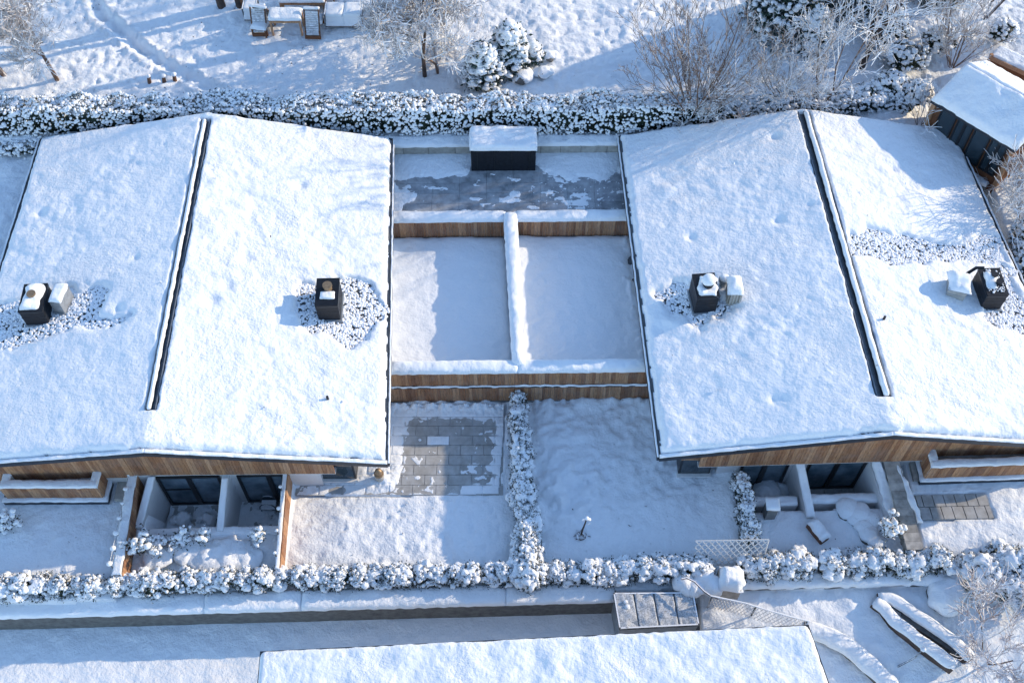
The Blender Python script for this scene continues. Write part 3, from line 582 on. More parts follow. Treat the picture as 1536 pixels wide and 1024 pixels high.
# walls and fronts
BZ=1.10      # underside of the timber band
def bandrow(T,H,u0,v0,u1,v1,dy=0):
    a=at(u0,v0,BZ)+[0,dy,0]; b=at(u1,v1,BZ)+[0,dy,0]; mid=H.KF[0]; segs=[]
    xs=[a[0]]+([mid] if a[0]<mid<b[0] else [])+[b[0]]
    mb=MB()
    for i in range(len(xs)-1):
        p=lerp(a,b,(xs[i]-a[0])/(b[0]-a[0])); q=lerp(a,b,(xs[i+1]-a[0])/(b[0]-a[0]))
        t=lambda w: H.z(w[0],w[1])-.18
        mb=join(mb,planks(p,q,BZ,BZ,t(p),t(q),.125,.035))
    T.part('timber_cladding',mb,'wood')
    return a,b
aL,bL=bandrow(TL,HL,128,712,503,708.5); aR,bR=bandrow(TR,HR,1047,694,1385,684,-.12)
def bodywall(T,H,x0,x1,yf,yb,y_of=None):
    mb=MB(); 
    for s0,s1 in ((x0,H.KF[0]),(H.KF[0],x1)):
        q=[(s0,yf+.028*s0),(s1,yf+.028*s1),(s1,yb),(s0,yb)]
        mb.prism(q,-1.4,[H.z(p[0],p[1])-.2 for p in q])
    T.part('wall',mb,'plaster')
YL=16.92; YR=16.92   # y of facade at x=0 (lines run 0.028 x)
bodywall(TL,HL,-17.6,-6.45,YL,29.6); bodywall(TR,HR,7.0,18.0,YR,29.9)
mb=MB(); 
mb.prism([(-6.5,17.9),(-4.55,17.9),(-4.85,29.4),(-6.5,29.4)],-.1,[HL.z(-6.5,18)-.2,HL.z(-4.8,18)-.2,HL.z(-4.8,29)-.2,HL.z(-6.5,29)-.2]); TL.part('side_wall',mb,'plaster')
mb=MB(); mb.prism([(5.3,18.1),(7.05,18.1),(7.05,29.4),(4.85,29.4)],-.1,[HR.z(5.3,18)-.2,HR.z(7.0,18)-.2,HR.z(7.0,29)-.2,HR.z(4.9,29)-.2]); TR.part('side_wall',mb,'plaster')
def fy(x,L=True): return (YL if L else YR)+.028*x
def fac(u,v,z,L=True): # point of the facade plane at pixel column u
    p=at(u,v,z); return p
# floor slab under band (soffit, white edge)
def soffit(T,a,b,L):
    mb=MB(); ya=fy(a[0],L); yb=fy(b[0],L)
    mb.prism([(a[0],a[1]-.0),(b[0],b[1]-.0),(b[0],yb+.1),(a[0],ya+.1)],BZ-.10,BZ-.002); T.part('soffit',mb,'plaster')
for T,H,x0,x1,z0,Y_ in ((TL,HL,-17.5,-12.6,1.0,YL),(TR,HR,13.62,18.4,1.08,YR)):
    T.part('timber_cladding',planks((x0,Y_+.028*x0-.012),(x1,Y_+.028*x1-.012),z0,z0,H.z(x0,17)-.2,H.z(x1,17)-.2,.11,.03),'wood')
soffit(TL,aL,bL,True); soffit(TR,aR,bR,False)
def wx(u,v,z,L):  # x on facade for pixel
    p=at(u,v,z); return p[0]
def door(T,u0,u1,v,z0,z1,L,**k):
    x0=at(u0,v,z1)[0]; x1=at(u1,v,z1)[0]; y0=fy(x0,L)-.0; y1=fy(x1,L)
    return window(T,(x0,y0),(x1,y1),z0,z1,(0,-1),**k)
# facade surface sits at fy; the panes look out over the sunken courts
door(TL,233,328,717,-1.12,.96,True,rail=True,gl='curtain_glass'); door(TL,354,424,715,-1.05,.96,True,mid=1.05,gl='curtain_glass')
door(TR,1114,1187,696,-1.12,.96,False,gl='curtain_glass'); door(TR,1216,1304,693,-1.12,.96,False,gl='curtain_glass')
# dark bay at the inner corner of each house
def bay(T,u0,u1,v,L,H):
    a=at(u0,v,.12);b=at(u1,v,.12); z1=1.45; mb=MB(); y0=a[1]+.03
    mb.prism([(a[0],y0),(b[0],y0),(b[0],18.0),(a[0],18.0)],.08,z1); o=T.part('bay',mb,'black_frame')
    g=MB(); g.box(((a[0]+b[0])/2,y0-.012,.68),(b[0]-a[0]-.12,.03,1.0)); T.part('pane',g,'glass',o)
    s=MB(); s.box(((a[0]+b[0])/2,y0-.05,.10),(b[0]-a[0]+.1,.16,.05)); T.part('sill',s,'white_paint',o,bevel=.01)
    w_=MB()
    for i in range(3): w_.box(((a[0]+b[0])/2,y0-.03-.002*i,1.22+.08*i),(b[0]-a[0]+.04,.05,.065))
    T.part('slats',w_,'wood',o)
bay(TL,482,535,719,True,HL); bay(TR,1017,1064,711,False,HR)
# ---------------- sunken courts: fins, front kerb, floor
def fin(T,u0,v0,u1,v1,wd,zb,zf,mat='plaster',name='fin_wall',snow=.05):
    """wall from the facade towards the viewer; (u,v) = left edge of its top"""
    a=at(u0,v0,zb); b=at(u1,v1,zf); q=[b[:2],b[:2]+[wd,0],a[:2]+[wd,.35],a[:2]+[0,.35]]
    mb=MB(); mb.prism(q,-1.35,[zf,zf,zb,zb]); o=T.part(name,mb,mat)
    cq=[(q[0][0]+.01,q[0][1],zf),(q[1][0]-.01,q[1][1],zf),(a[0]+wd-.01,a[1]-.02,zb),(a[0]+.01,a[1]-.02,zb)]
    T.part('fin_snow',snowcap(cq,snow,.05,.04,.01,.5,.0),'snow_soft',o); return q
CL=Thing('sunken_court','sunken white-walled court with snowy slabs below the left house','courtyard',(-9.9,15.8,-1.15))
fin(CL,222,714,201,792,.26,1.02,.36); fin(CL,332,716,324,796,.24,1.02,.36)
def kerb(T,x0,x1,y,wd,z,snow=.08,mat='plaster',sl=.028):
    q=[(x0,y+sl*x0),(x1,y+sl*x1),(x1,y+wd+sl*x1),(x0,y+wd+sl*x0)]
    mb=MB(); mb.prism(q,-1.35,z); o=T.part('kerb',mb,mat); T.part('kerb_snow',snowcap([(*p,z) for p in q],snow,.05,None,.02,.4,.02),'snow',o)
kerb(CL,-12.05,-7.62,15.05,.26,.28)
mb=MB(); mb.prism([(-7.78,14.9),(-7.58,14.9),(-7.58,16.9),(-7.78,16.9)],-1.35,.30); CL.part('end_wall',mb,'plaster')
pv=pavers(None,-11.95,-7.8,15.0,16.75,.85,.5,-1.15,.02,.02,.06,.5); CL.part('floor',pv,'paver')
f=film(-11.95,-7.8,15.05,16.75,-1.15,lambda X,Y:.022*fbm(X*1.5,Y*1.5,0,3,301)+.07*np.clip(fbm(X*3.5,Y*3.5,0,3,302)-.25,0,1)+.012*fbm(X*8,Y*8,0,2,303)+.004,.04,.0); CL.part('floor_snow',f,'snow')
b=MB(); P=[]
for u in (262,275,300,312): p=at(u,779,-1.0); P.append((p[0],p[1],-1.0))
b.blobs(P,[.2,.26,.15,.22],.8,3,.4,5); CL.part('snow_heap',b,'snow')
CR=Thing('sunken_court','sunken paved court with white dividing wall below the right house','courtyard',(10,16.3,-1.15))
kerb(CR,8.0,9.62,15.62,.30,.24,.12); kerb(CR,9.9,12.35,15.66,.30,.24,.12)
fin(CR,1193,694,1210,776,.30,1.02,.32,snow=.06)
a=at(1303,690,1.0); b=at(1328,775,.35); mb=MB(); mb.prism([b[:2],b[:2]+[.5,0],a[:2]+[.42,.3],a[:2]+[0,.3]],-1.35,[.35,.35,1.0,1.0]); o=CR.part('fin_wall',mb,'plaster')
CR.part('fin_snow',snowcap([(b[0]+.1,b[1],.35),(b[0]+.48,b[1],.35),(a[0]+.40,a[1],1.0),(a[0]+.1,a[1],1.0)],.10,.05,.1,.04,.5),'snow_soft',o)
pv=pavers(None,7.3,12.7,15.6,17.25,.62,.62,-1.15,.028,.02,.06,.0); CR.part('floor',pv,'paver')
f=film(7.3,12.7,15.7,17.2,-1.15,lambda X,Y:.16*(fbm(X*1.2,Y*1.2,0,3,311)-.35+.9*(16.25-Y)+.5*(9.2-X)*.3).clip(-.3,.8),.04,.0); CR.part('floor_snow',f,'snow')
b=MB(); p1=at(1152,742,-.6); p2=at(1166,738,-.7); b.blobs([(p1[0],p1[1],-.75),(p2[0],p2[1],-.85)],[.62,.5],.8,4,.10,2.2); single('covered_barbecue','rounded snow-covered garden heap in the sunken court before the glazed door','garden cover',b,'snow')
p=at(1180,748,-.9); mb=MB(); mb.tube([(p[0],p[1],-1.1),(p[0],p[1],-.8)],[.16,.24],14); T_=Thing('flower_pot','terracotta flower pot beside the snow-covered heap in the court','pot',(p[0],p[1],-1.1)); T_.part('pot',mb,'terracotta'); b=MB(); b.blobs([(p[0],p[1],-.8)],.22,.5,2,.15,4); T_.part('pot_snow',b,'snow')
# garden hoop / chair in the right court
p=at(1226,752,-.9); mb=MB(); th=np.linspace(0,PI*1.9,20); mb.tube([(p[0]+.2*math.cos(t),p[1],-.75+.22*math.sin(t)) for t in th],.018,6); mb.segs([(p[0]-.15,p[1],-1.1),(p[0]+.15,p[1],-1.1)],[(p[0]-.15,p[1],-.8),(p[0]+.15,p[1],-.8)],.015,.015); single('garden_hoop','small frosted metal hoop standing in the right court','garden ornament',mb,'frosted_metal')
p=at(1287,768,-.8); T_=Thing('planter','small dark planter with snow at the foot of the court wall','planter',(p[0],p[1],-1.1)); mb=MB(); mb.box((p[0],p[1],-.9),(.35,.3,.45),.2); T_.part('box',mb,'dark_metal',bevel=.01); T_.part('planter_snow',snowcap([(p[0]-.2,p[1]-.17,-.67),(p[0]+.2,p[1]-.17,-.67),(p[0]+.2,p[1]+.17,-.67),(p[0]-.2,p[1]+.17,-.67)],.14,.05,.12,.02),'snow_soft')
for u,v,s in ((398,762,.28),(372,768,.2)):
    p=at(u,v,-1.0)
p=at(403,765,-1.0); mb=MB(); th=np.linspace(0,PI,10); mb.tube([(p[0]+.28*math.cos(t),p[1],-.9+.4*math.sin(t)) for t in th],.022,6); mb.tube([(p[0]+.28*math.cos(t),p[1]+.3,-.9+.4*math.sin(t)) for t in th],.022,6); mb.box((p[0],p[1]+.15,-.88),(.5,.36,.03)); mb.segs([(p[0]+a,p[1]+b,-1.13) for a in (-.25,.25) for b in (0,.3)],[(p[0]+a,p[1]+b,-.88) for a in (-.25,.25) for b in (0,.3)],.018,.018); single('metal_chair','small snowy metal chair in the left court','chair',mb,'frosted_metal')
# ---------------- garden walls and fences
def longwall(name,label,a,b,wd,z0a,z0b,z1a,z1b,mat,snow=.08,cat='wall',clad=None,cap=True):
    a=np.asarray(a,float)[:2]; b=np.asarray(b,float)[:2]; d=(b-a)/np.linalg.norm(b-a); n=np.array([-d[1],d[0]])
    q=[a,b,b+n*wd,a+n*wd]; T=Thing(name,label,cat,((a[0]+b[0])/2,(a[1]+b[1])/2,min(z0a,z0b)))
    mb=MB(); mb.prism(q,[z0a,z0b,z0b,z0a],[z1a,z1b,z1b,z1a]); T.part('body',mb,mat)
    if clad: T.part('cladding',planks(a,b,z0a,z0b,z1a-.01,z1b-.01,.13,.03,-n),'wood')
    if cap: T.part('snow_cap',snowcap([(*q[0],z1a),(*q[1],z1b),(*q[2],z1b),(*q[3],z1a)],snow,.06,None,.02,.4,.02),'snow')
    return T
# timber-clad wall between far-left garden and the left court
a=at(205,712,1.08)[:2]; b=at(182,862,.80)[:2]
T_=longwall('garden_wall','timber-faced garden wall left of the sunken court, with a wire rail along its snowy top',b,a,.30,-.3,-.3,.80,1.06,'concrete',.05,clad=True)
def wirerail(name,label,pts,z,h,n=6,mat='frosted_metal',blob=.05):
    T=Thing(name,label,'fence',(*pts[0][:2],z)); P=[np.array([*lerp(np.array(pts[0][:2]),np.array(pts[1][:2]),i/(n-1)),z]) for i in range(n)]
    for p in P:
        mb=MB(); mb.tube([p,p+[0,0,h]],.02,6); o=T.part('post',mb,mat); b=MB(); b.blobs([p+[0,0,h]],blob,.8,2,.2,5); T.part('post_snow',b,'snow',o)
    mb=MB()
    for hh in (.98,.6): mb.segs([p+[0,0,h*hh] for p in P[:-1]],[p+[0,0,h*hh] for p in P[1:]],.012,.012)
    T.part('rail',mb,mat); return T
wirerail('wire_fence','thin frosted wire fence with snow tufts on the left garden wall',[at(196,716,.9),at(172,855,.6)],.6,.55,7,blob=.085)
# right fence of the left court, timber topped
a=at(430,704,1.1)[:2]; b=at(418,853,.62)[:2]
T_=Thing('garden_fence','narrow snow-topped timber fence right of the sunken court','fence',((a[0]+b[0])/2,(a[1]+b[1])/2,0))
T_.part('boards',planks(b,a,-.2,-.2,.62,1.06,.30,.05,(1,0)),'wood')
mb=MB(); d=a-b; q=[b+[-.12,0],b,a,a+[-.12,0]]; mb.prism(q,-.3,[.60,.60,1.05,1.05]); T_.part('body',mb,'concrete')
T_.part('snow_cap',snowcap([(*q[0],.6),(*q[1],.6),(*q[2],1.05),(*q[3],1.05)],.05,.05,.04,.015,.6,.01),'snow')
for i in range(4):
    p=lerp(b,a,.12+.22*i); mb=MB(); mb.tube([(p[0]-.1,p[1],.5),(p[0]-.1,p[1],1.0+.1*i)],.022,6); o=T_.part('post',mb,'frosted_metal'); bb=MB(); bb.blobs([(p[0]-.1,p[1],1.0+.1*i)],.06,.7,2,.2,5); T_.part('post_snow',bb,'snow',o)
# stone wall beside the right court
a=at(1325,688,1.05)[:2]; b=at(1362,824,.55)[:2]; n=9
T_=Thing('stone_wall','grey block wall with a bare coping right of the right sunken court','wall',((a[0]+b[0])/2,(a[1]+b[1])/2,-.2)); mb=MB(); cp=MB()
for i in range(n):
    for k in range(2):
        p=lerp(b,a,(i+.02+.0*k)/n);q=lerp(b,a,(i+.98)/n); zt=lerp(.5,1.0,(i+.5)/n); h=(zt+.25)/2; mb.prism([p+[.02*k,0],p+[.46,0],q+[.46,0],q+[.02*k,0]],-.25+h*k+.004,-.25+h*(k+1)-.006)
for i in range(n+2):
    m_=n+2; p=lerp(b,a,(i+.01)/m_);q=lerp(b,a,(i+.985)/m_); z0_=lerp(.5,1.03,i/m_); z1_=lerp(.5,1.03,(i+1)/m_); cp.prism([p+[-.03,0],p+[.50,0],q+[.50,0],q+[-.03,0]],[z0_,z0_,z1_,z1_],[z0_+.06,z0_+.06,z1_+.06,z1_+.06])
T_.part('blocks',mb,'rough_block'); T_.part('coping',cp,'rough_block')
s_=b+[.42,.9]; e_=a+[.40,-.2]; T_.part('snow_strip',snowcap([(s_[0],s_[1],.70),(s_[0]+.22,s_[1],.68),(e_[0]+.16,e_[1],1.0),(e_[0],e_[1],1.03)],.07,.05,.06,.05,.6),'snow')
# paved strips between wall and balcony, right and left
for nm,(x0,x1,y0,y1,z) in {'r':(13.55,14.25,16.6,17.7,.62),'l':(-13.3,-12.75,15.9,16.9,.62)}.items():
    struct('side_path',pavers(None,x0,x1,y0,y1,.75,.75,z,0,.02,.2,0),'wall_block')
# ---------------- balconies
def balcony(label,pl,pr,zt,zb,yb,leftcut,floor):
    """pl,pr: outer bottom front corners (xy)"""
    T=Thing('balcony',label,'balcony',((pl[0]+pr[0])/2,pl[1]+.8,zb)); x0,y0=pl; x1,y1=pr; w=.26
    mb=MB(); mb.prism([(x0,y0),(x1,y1),(x1,yb),(x0,yb)],zb,zb+.24); T.part('base',mb,'edge_metal')
    i=.14; X0,X1,Y0,Y1=x0+i,x1-i,y0+i,y1+i
    led=snowcap([(x0,y0,zb+.24),(x1,y1,zb+.24),(x1,y1+i+.02,zb+.24),(x0,y0+i+.02,zb+.24)],.05,.06,.05,.02,.5); 
    l2=snowcap([(x1-i,y1+.05,zb+.24),(x1,y1+.05,zb+.24),(x1,yb-.2,zb+.24),(x1-i,yb-.2,zb+.24)] if leftcut else [(x0,y0+.05,zb+.24),(x0+i,y0+.05,zb+.24),(x0+i,yb-.2,zb+.24),(x0,yb-.2,zb+.24)],.05,.06,.05,.02,.5)
    T.part('ledge_snow',led,'snow'); T.part('ledge_snow',l2,'snow')
    pp=MB(); pp.prism([(X0,Y0),(X1,Y1),(X1,Y1+w),(X0,Y0+w)],zb+.2,zt)
    pp.prism([(X1-w,Y1+w),(X1,Y1+w),(X1,yb),(X1-w,yb)],zb+.2,zt-.002); pp.prism([(X0,Y0+w),(X0+w,Y0+w),(X0+w,yb),(X0,yb)],zb+.2,zt-.002)
    T.part('parapet',pp,'plaster')
    for cl in (planks((X0,Y0),(X1,Y1),zb+.24,zb+.24,zt-.01,zt-.01,.11,.03,(0,-1)),planks((X1,Y1),(X1,yb),zb+.24,zb+.24,zt-.01,zt-.01,.13,.03,(1,0)),planks((X0,yb),(X0,Y0),zb+.24,zb+.24,zt-.01,zt-.01,.13,.03,(-1,0))): T.part('cladding',cl,'wood')
    c1=snowcap([(X0,Y0,zt),(X1,Y1,zt),(X1,Y1+w,zt),(X0,Y0+w,zt)],.08,.06,.08,.02,.3); c2=snowcap([(X1-w,Y1+.1,zt),(X1,Y1+.1,zt),(X1,yb-.1,zt),(X1-w,yb-.1,zt)],.075,.06,.08,.02,.3); c3=snowcap([(X0,Y0+.1,zt),(X0+w,Y0+.1,zt),(X0+w,yb-.1,zt),(X0,yb-.1,zt)],.075,.06,.08,.02,.3)
    [T.part('parapet_snow',c_,'snow') for c_ in (c1,c2,c3)]
    fl=pavers(None,X0+w,X1-w,Y0+w,yb,.9,.9,zt-.42,.028,.012,.05,0); T.part('floor',fl,'slate_tile' if floor=='slate' else 'paver')
    if floor=='slate':
        f=film(X0+w,X1-w,Y0+w,yb-.05,zt-.42,lambda X,Y:.02+.03*fbm(X*2,Y*4,0,3,333),.05,.028); T.part('floor_snow',f,'snow')
    return T
BLp=at(8,757,.45); BRp=at(164,756,.45)
balcony('left timber-clad balcony with a snow-rimmed parapet under the roof corner',(BLp[0],BLp[1]),(BRp[0],BRp[1]),1.42,.45,16.95,True,'slate')
b1=at(1378,727,.5); b2=at(1560,723,.5)
balcony('right timber-clad balcony with bare tiles and a snow-rimmed parapet',(b1[0],b1[1]),(b2[0],b2[1]+.05),1.50,.5,17.9,False,'paver')
# ---------------- link block with two roof decks between the houses
LK=Thing('link_building','low timber-clad block with two snowy roof decks and a dark terrace between the houses','building',(0,25,0))
x0,x1=-5.2,5.6
def ly(x,y): return y+.012*x
mb=MB(); yf=20.09
mb.prism([(x0,ly(x0,yf)),(x1,ly(x1,yf)),(x1,ly(x1,yf+.38)),(x0,ly(x0,yf+.38))],-.1,1.98)               # front parapet
mb.prism([(x0,ly(x0,26.9)),(x1,ly(x1,26.9)),(x1,ly(x1,27.26)),(x0,ly(x0,27.26))],.9,1.98)                     # rear parapet
dA=at(757,330,2)[:2]; dB=at(770,548,2)[:2]
mb.prism([dB,dB+[.33,0],dA+[.42,.2],dA+[0,.2]],.9,2.05)
LK.part('parapet',mb,'plaster')
mb=MB(); mb.prism([(x0,yf+.1),(x1,yf+.15),(x1,27.2),(x0,27.1)],.2,1.0); LK.part('deck',mb,'membrane')
# front cladding in two tiers with a ledge
for cl_ in (planks((x0,ly(x0,yf)),(x1,ly(x1,yf)),1.16,1.16,1.93,1.93,.115,.035),planks((x0,ly(x0,yf)),(x1,ly(x1,yf)),.10,.10,1.06,1.06,.115,.035),planks((x0,ly(x0,26.9)),(x1,ly(x1,26.9)),1.05,1.05,1.94,1.94,.115,.03)): LK.part('cladding',cl_,'wood')
mb=MB(); mb.prism([(x0,ly(x0,yf-.10)),(x1,ly(x1,yf-.10)),(x1,ly(x1,yf-.002)),(x0,ly(x0,yf-.002))],1.06,1.115); LK.part('ledge',mb,'edge_metal')
LK.part('ledge_snow',snowcap([(x0,ly(x0,yf-.1),1.115),(x1,ly(x1,yf-.1),1.115),(x1,ly(x1,yf-.035),1.115),(x0,ly(x0,yf-.035),1.115)],.05,.06,.03,.02,.7,.0),'snow_soft')
mb=MB(); mb.prism([(x0,ly(x0,yf-.06)),(x1,ly(x1,yf-.06)),(x1,ly(x1,yf-.002)),(x0,ly(x0,yf-.002))],-.1,.09); LK.part('plinth',mb,'concrete')
def lcap(a,b,c,d,z,T=.14,**k): return snowcap([(*a,z),(*b,z),(*c,z),(*d,z)],T,.06,.17,.015,.22,.05,**k)
jx=dB[0]+.16
for c_ in (lcap((x0,ly(x0,yf-.03)),(jx-.01,ly(jx,yf-.03)),(jx-.01,ly(jx,yf+.40)),(x0,ly(x0,yf+.40)),1.98,.16),lcap((jx+.01,ly(jx,yf-.03)),(x1,ly(x1,yf-.03)),(x1,ly(x1,yf+.40)),(jx+.01,ly(jx,yf+.40)),1.98,.16,seed=4),
   lcap((x0,ly(x0,26.87)),(dA[0],ly(0,26.87)),(dA[0],ly(0,27.3)),(x0,ly(x0,27.3)),1.98,.15,seed=8),lcap((dA[0]+.42,ly(0,26.87)),(x1,ly(x1,26.87)),(x1,ly(x1,27.3)),(dA[0]+.42,ly(0,27.3)),1.98,.15,seed=9),
   lcap(dB+[0,-.02],dB+[.34,-.02],dA+[.44,.26],dA+[-.01,.26],2.05,.20,seed=6)): LK.part('parapet_snow',c_,'snow_soft')
def deck(xa0,xa1,xb0,xb1,seed,rough_right):
    n,m=int(4.6/.05),int(6.4/.05); S,Tt=np.meshgrid(np.linspace(0,1,n),np.linspace(0,1,m),indexing='ij')
    X=lerp(lerp(xa0,xa1,S),lerp(xb0,xb1,S),Tt); Y=lerp(20.5,26.86,Tt)+.012*X
    dl=S*4.5; dr=(1-S)*4.4; db=(1-Tt)*6.4; df=Tt*6.4
    h=.16+.03*fbm(X*.5,Y*.5,0,2,seed)+.012*fbm(X*3,Y*3+.5*X,0,3,seed+1)
    e=.22 if not rough_right else .05
    h=h*np.sqrt(np.clip(1-(1-np.clip((db+.04*fbm(X*3,Y*3,0,2,seed+2))/.3,0,1))**2,0,1))
    rr=dr-(.30+.16*fbm(Y*1.6,X*.5,0,3,seed+4)) if rough_right else dr-.03
    h=h*np.sqrt(np.clip(1-(1-np.clip(rr/.22,0,1))**2,0,1))+(.07*np.clip(fbm(X*5,Y*5,0,2,seed+8),0,1)*(rr<.3) if rough_right else 0)
    h=h+.10*np.exp(-(dl/.5)**2)+.05*np.exp(-(df/.6)**2)
    # soft ripples where the roof drips
    rp=vn(dl*2.2+Y*.6,Y*4.5-X*2.5,0,seed+6); h=h+.030*rp*(np.exp(-(dl/1.3)**2)+.8*np.exp(-(dr/.9)**2)+.5*np.exp(-(df/1.0)**2))
    mb=MB(); mb.grid(X,Y,1.0+h); mb.smooth=True; return mb
LK.part('deck_snow',deck(x0,dB[0]-.01,x0,dA[0]-.01,400,False),'snow_soft'); LK.part('deck_snow',deck(dB[0]+.34,5.15,dA[0]+.42,4.75,420,True),'snow_soft')
# dark metal upstand left of the right deck and tall gutter posts
# rear terrace
mb=MB(); mb.prism([(x0,27.2),(x1,27.3),(x1,30.5),(x0,30.4)],.2,1.80); LK.part('terrace_slab',mb,'concrete')
tz=1.86; LK.part('terrace_tiles',pavers(None,x0,x1,27.28,30.36,1.05,.52,tz,.012,.010,.05,.0),'slate_tile')
BARE2=[at(*p,tz) for p in [(560,268),(600,268),(650,266),(700,263),(706,250),(806,250),(812,258),(850,272),(868,265),(900,276),(912,270),(925,262),(960,258),(970,310),(955,318),(845,316),(720,318),(618,316),(600,318),(620,300),(625,290),(600,285),(585,272)]]
def terr_mask(X,Y):
    d=sdpoly(X,Y,BARE2)+.13*fbm(X*2.2,Y*2.2,0,4,500); n=fbm(X*7,Y*7,0,3,501)
    h=np.clip(d*.25,-.05,.05)+.008*n+.03*np.clip(d,0,.4)
    patch=fbm(X*1.5+3,Y*3,0,4,505,.6)-.50-.25*(X<-.5); h=np.where((d<0)&(patch>0),np.maximum(h,np.clip(patch*.06,0,.02)),h)
    fr=fbm(X*12,Y*12,0,2,509)-.75+.35*sstep(-1,3.5,X); h=np.where((d<0)&(fr>.15)&(X>.6),np.maximum(h,.004),h); c=at(772,292,tz); h=np.maximum(h,.03-.16*np.hypot((X-c[0])/1.3,(Y-c[1]))+.01*n); return h
f=film(x0,x1,27.28,30.36,tz,terr_mask,.03,.012); LK.part('terrace_snow',f,'snow')
# ---------------- box on the terrace
a=at(707,257,tz); b=at(803,257,tz); T_=Thing('utility_box','black utility box with a thick snow lid on the dark terrace','box',((a[0]+b[0])/2,a[1]+.5,tz)); w_=b[0]-a[0]
mb=MB(); mb.box(((a[0]+b[0])/2,a[1]+.57,tz+.58),(w_,1.10,1.16),.01); o=T_.part('casing',mb,'dark_metal',bevel=.015)
rb=MB()
for i in range(4): rb.box((a[0]+.25+i*(w_-.5)/3,a[1]+.012,tz+.58),(.03,.012,1.05),.01)
T_.part('seams',rb,'black_frame',o)
ld=MB(); ld.box(((a[0]+b[0])/2,a[1]+.57,tz+1.18),(w_+.05,1.15,.035),.01); T_.part('lid',ld,'dark_metal',bevel=.006)
z=tz+1.2; q=[(a[0]-.02,a[1]-.01,z),(b[0]+.02,b[1]-.01,z),(b[0]+.02,b[1]+1.14,z),(a[0]-.02,a[1]+1.14,z)]; T_.part('lid_snow',snowcap(q,.20,.05,.10,.02,.2,.03),'snow_roof')
# ---------------- rear retaining wall of tiles
T_=Thing('retaining_wall','low pale tiled retaining wall with a snow ledge behind the dark terrace','wall',(0,30.6,1.8)); mb=MB(); x=-6.4
while x<6.4:
    wd=.72+.9*RS.rand()*.4; wd=min(wd,6.4-x); mb.prism([(x+.008,30.44+.012*x),(x+wd-.008,30.44+.012*x),(x+wd-.008,30.52+.012*x),(x+.008,30.52+.012*x)],1.82,2.32); x+=wd
T_.part('tiles',mb,'wall_block'); mb=MB(); mb.prism([(-6.4,30.45),(6.4,30.6),(6.4,31.1),(-6.4,30.95)],1.6,2.31); T_.part('body',mb,'dark_stone')
T_.part('snow_ledge',snowcap([(-6.4,30.36,2.325),(6.4,30.51,2.325),(6.4,31.0,2.36),(-6.4,30.85,2.36)],.11,.07,.08,.02,.4),'snow')
# neighbour deck at the far left edge
T_=Thing('neighbour_terrace','flat snow-covered terrace with a dark joint line at the far left edge','terrace',(-20.5,27,0)); 
mb=MB(); mb.prism([(-26,20),(-18.9,20),(-18.9,30.3),(-26,30.3)],0,1.7); T_.part('slab',mb,'concrete')
T_.part('terrace_snow',join(snowcap([(-26,28.32,1.7),(-18.9,28.32,1.7),(-18.9,30.2,1.7),(-26,30.2,1.7)],.14,.1,.1,.02,.2),snowcap([(-26,20,1.66),(-18.9,20,1.66),(-18.9,28.26,1.66),(-26,28.26,1.66)],.13,.1,.1,.02,.2)),'snow_soft')
# ------------------------------------------------------------------ front retaining wall and road side
T_=Thing('retaining_wall','long dark stone retaining wall with a broad snow cap along the lower road','wall',(-6,12.2,-1.2))
xa,xb=-24,3.35; mb=MB(); mb.prism([(xa,wallY(xa)-.28),(xb,wallY(xb)-.28),(xb,wallY(xb)+.22),(xa,wallY(xa)+.22)],-1.35,.0); T_.part('body',mb,'dark_stone')
sm=MB(); xs=[-24,-9.85,-6.75,-.2,3.3]
for i in range(4):
    p,q=xs[i]+.01,xs[i+1]-.01; sm=join(sm,snowcap([(p,wallY(p)-.34,0),(q,wallY(q)-.34,0),(q,wallY(q)+.30,0.03),(p,wallY(p)+.30,0.03)],.16,.06,.14,.02,.22,.03,i,1.5))
T_.part('snow_cap',sm,'snow')
T_=Thing('retaining_wall','low kerb-like retaining wall below the right-hand hedges','wall',(11,12.8,-.5)); xa,xb=6.35,24; dy=.06
mb=MB(); mb.prism([(xa,wallY(xa)-.10+dy),(xb,wallY(xb)-.10+dy),(xb,wallY(xb)+.3+dy),(xa,wallY(xa)+.3+dy)],-1.0,.06); T_.part('body',mb,'dark_stone')
T_.part('snow_cap',snowcap([(xa,wallY(xa)-.12+dy,.06),(xb,wallY(xb)-.12+dy,.06),(xb,wallY(xb)+.34+dy,.08),(xa,wallY(xa)+.34+dy,.08)],.13,.06,.12,.04,.35,.03),'snow')
# carport / bin shelter
z=.30; A=at(920,889,z);B=at(1040,888,z);C=at(1049,937,z);D=at(929,943,z)
T_=Thing('shed','flat-roofed metal bin shed with four thinly snow-dusted roof panels beside the retaining wall','shed',((A[0]+C[0])/2,(A[1]+C[1])/2,-1.2))
mb=MB(); mb.prism([D[:2]+[.03,.03],C[:2]+[-.03,.03],B[:2]+[-.03,-.03],A[:2]+[.03,-.03]],-1.25,z-.07); T_.part('body',mb,'zinc')
thin=newmat('thin_snow'); _m,N,L,P=thin; P.inputs['Roughness'].default_value=.8
t=N.new('ShaderNodeTexNoise'); t.inputs['Scale'].default_value=22; t.inputs['Detail'].default_value=8; t.inputs['Roughness'].default_value=.75; g=N.new('ShaderNodeNewGeometry'); L.new(g.outputs['Position'],t.inputs['Vector'])
rr_=N.new('ShaderNodeValToRGB'); rr_.color_ramp.elements[0].position=.38; rr_.color_ramp.elements[0].color=(.22,.23,.24,1); rr_.color_ramp.elements[1].position=.60; rr_.color_ramp.elements[1].color=(.66,.68,.70,1); L.new(t.outputs[0],rr_.inputs[0]); L.new(rr_.outputs[0],P.inputs['Base Color'])
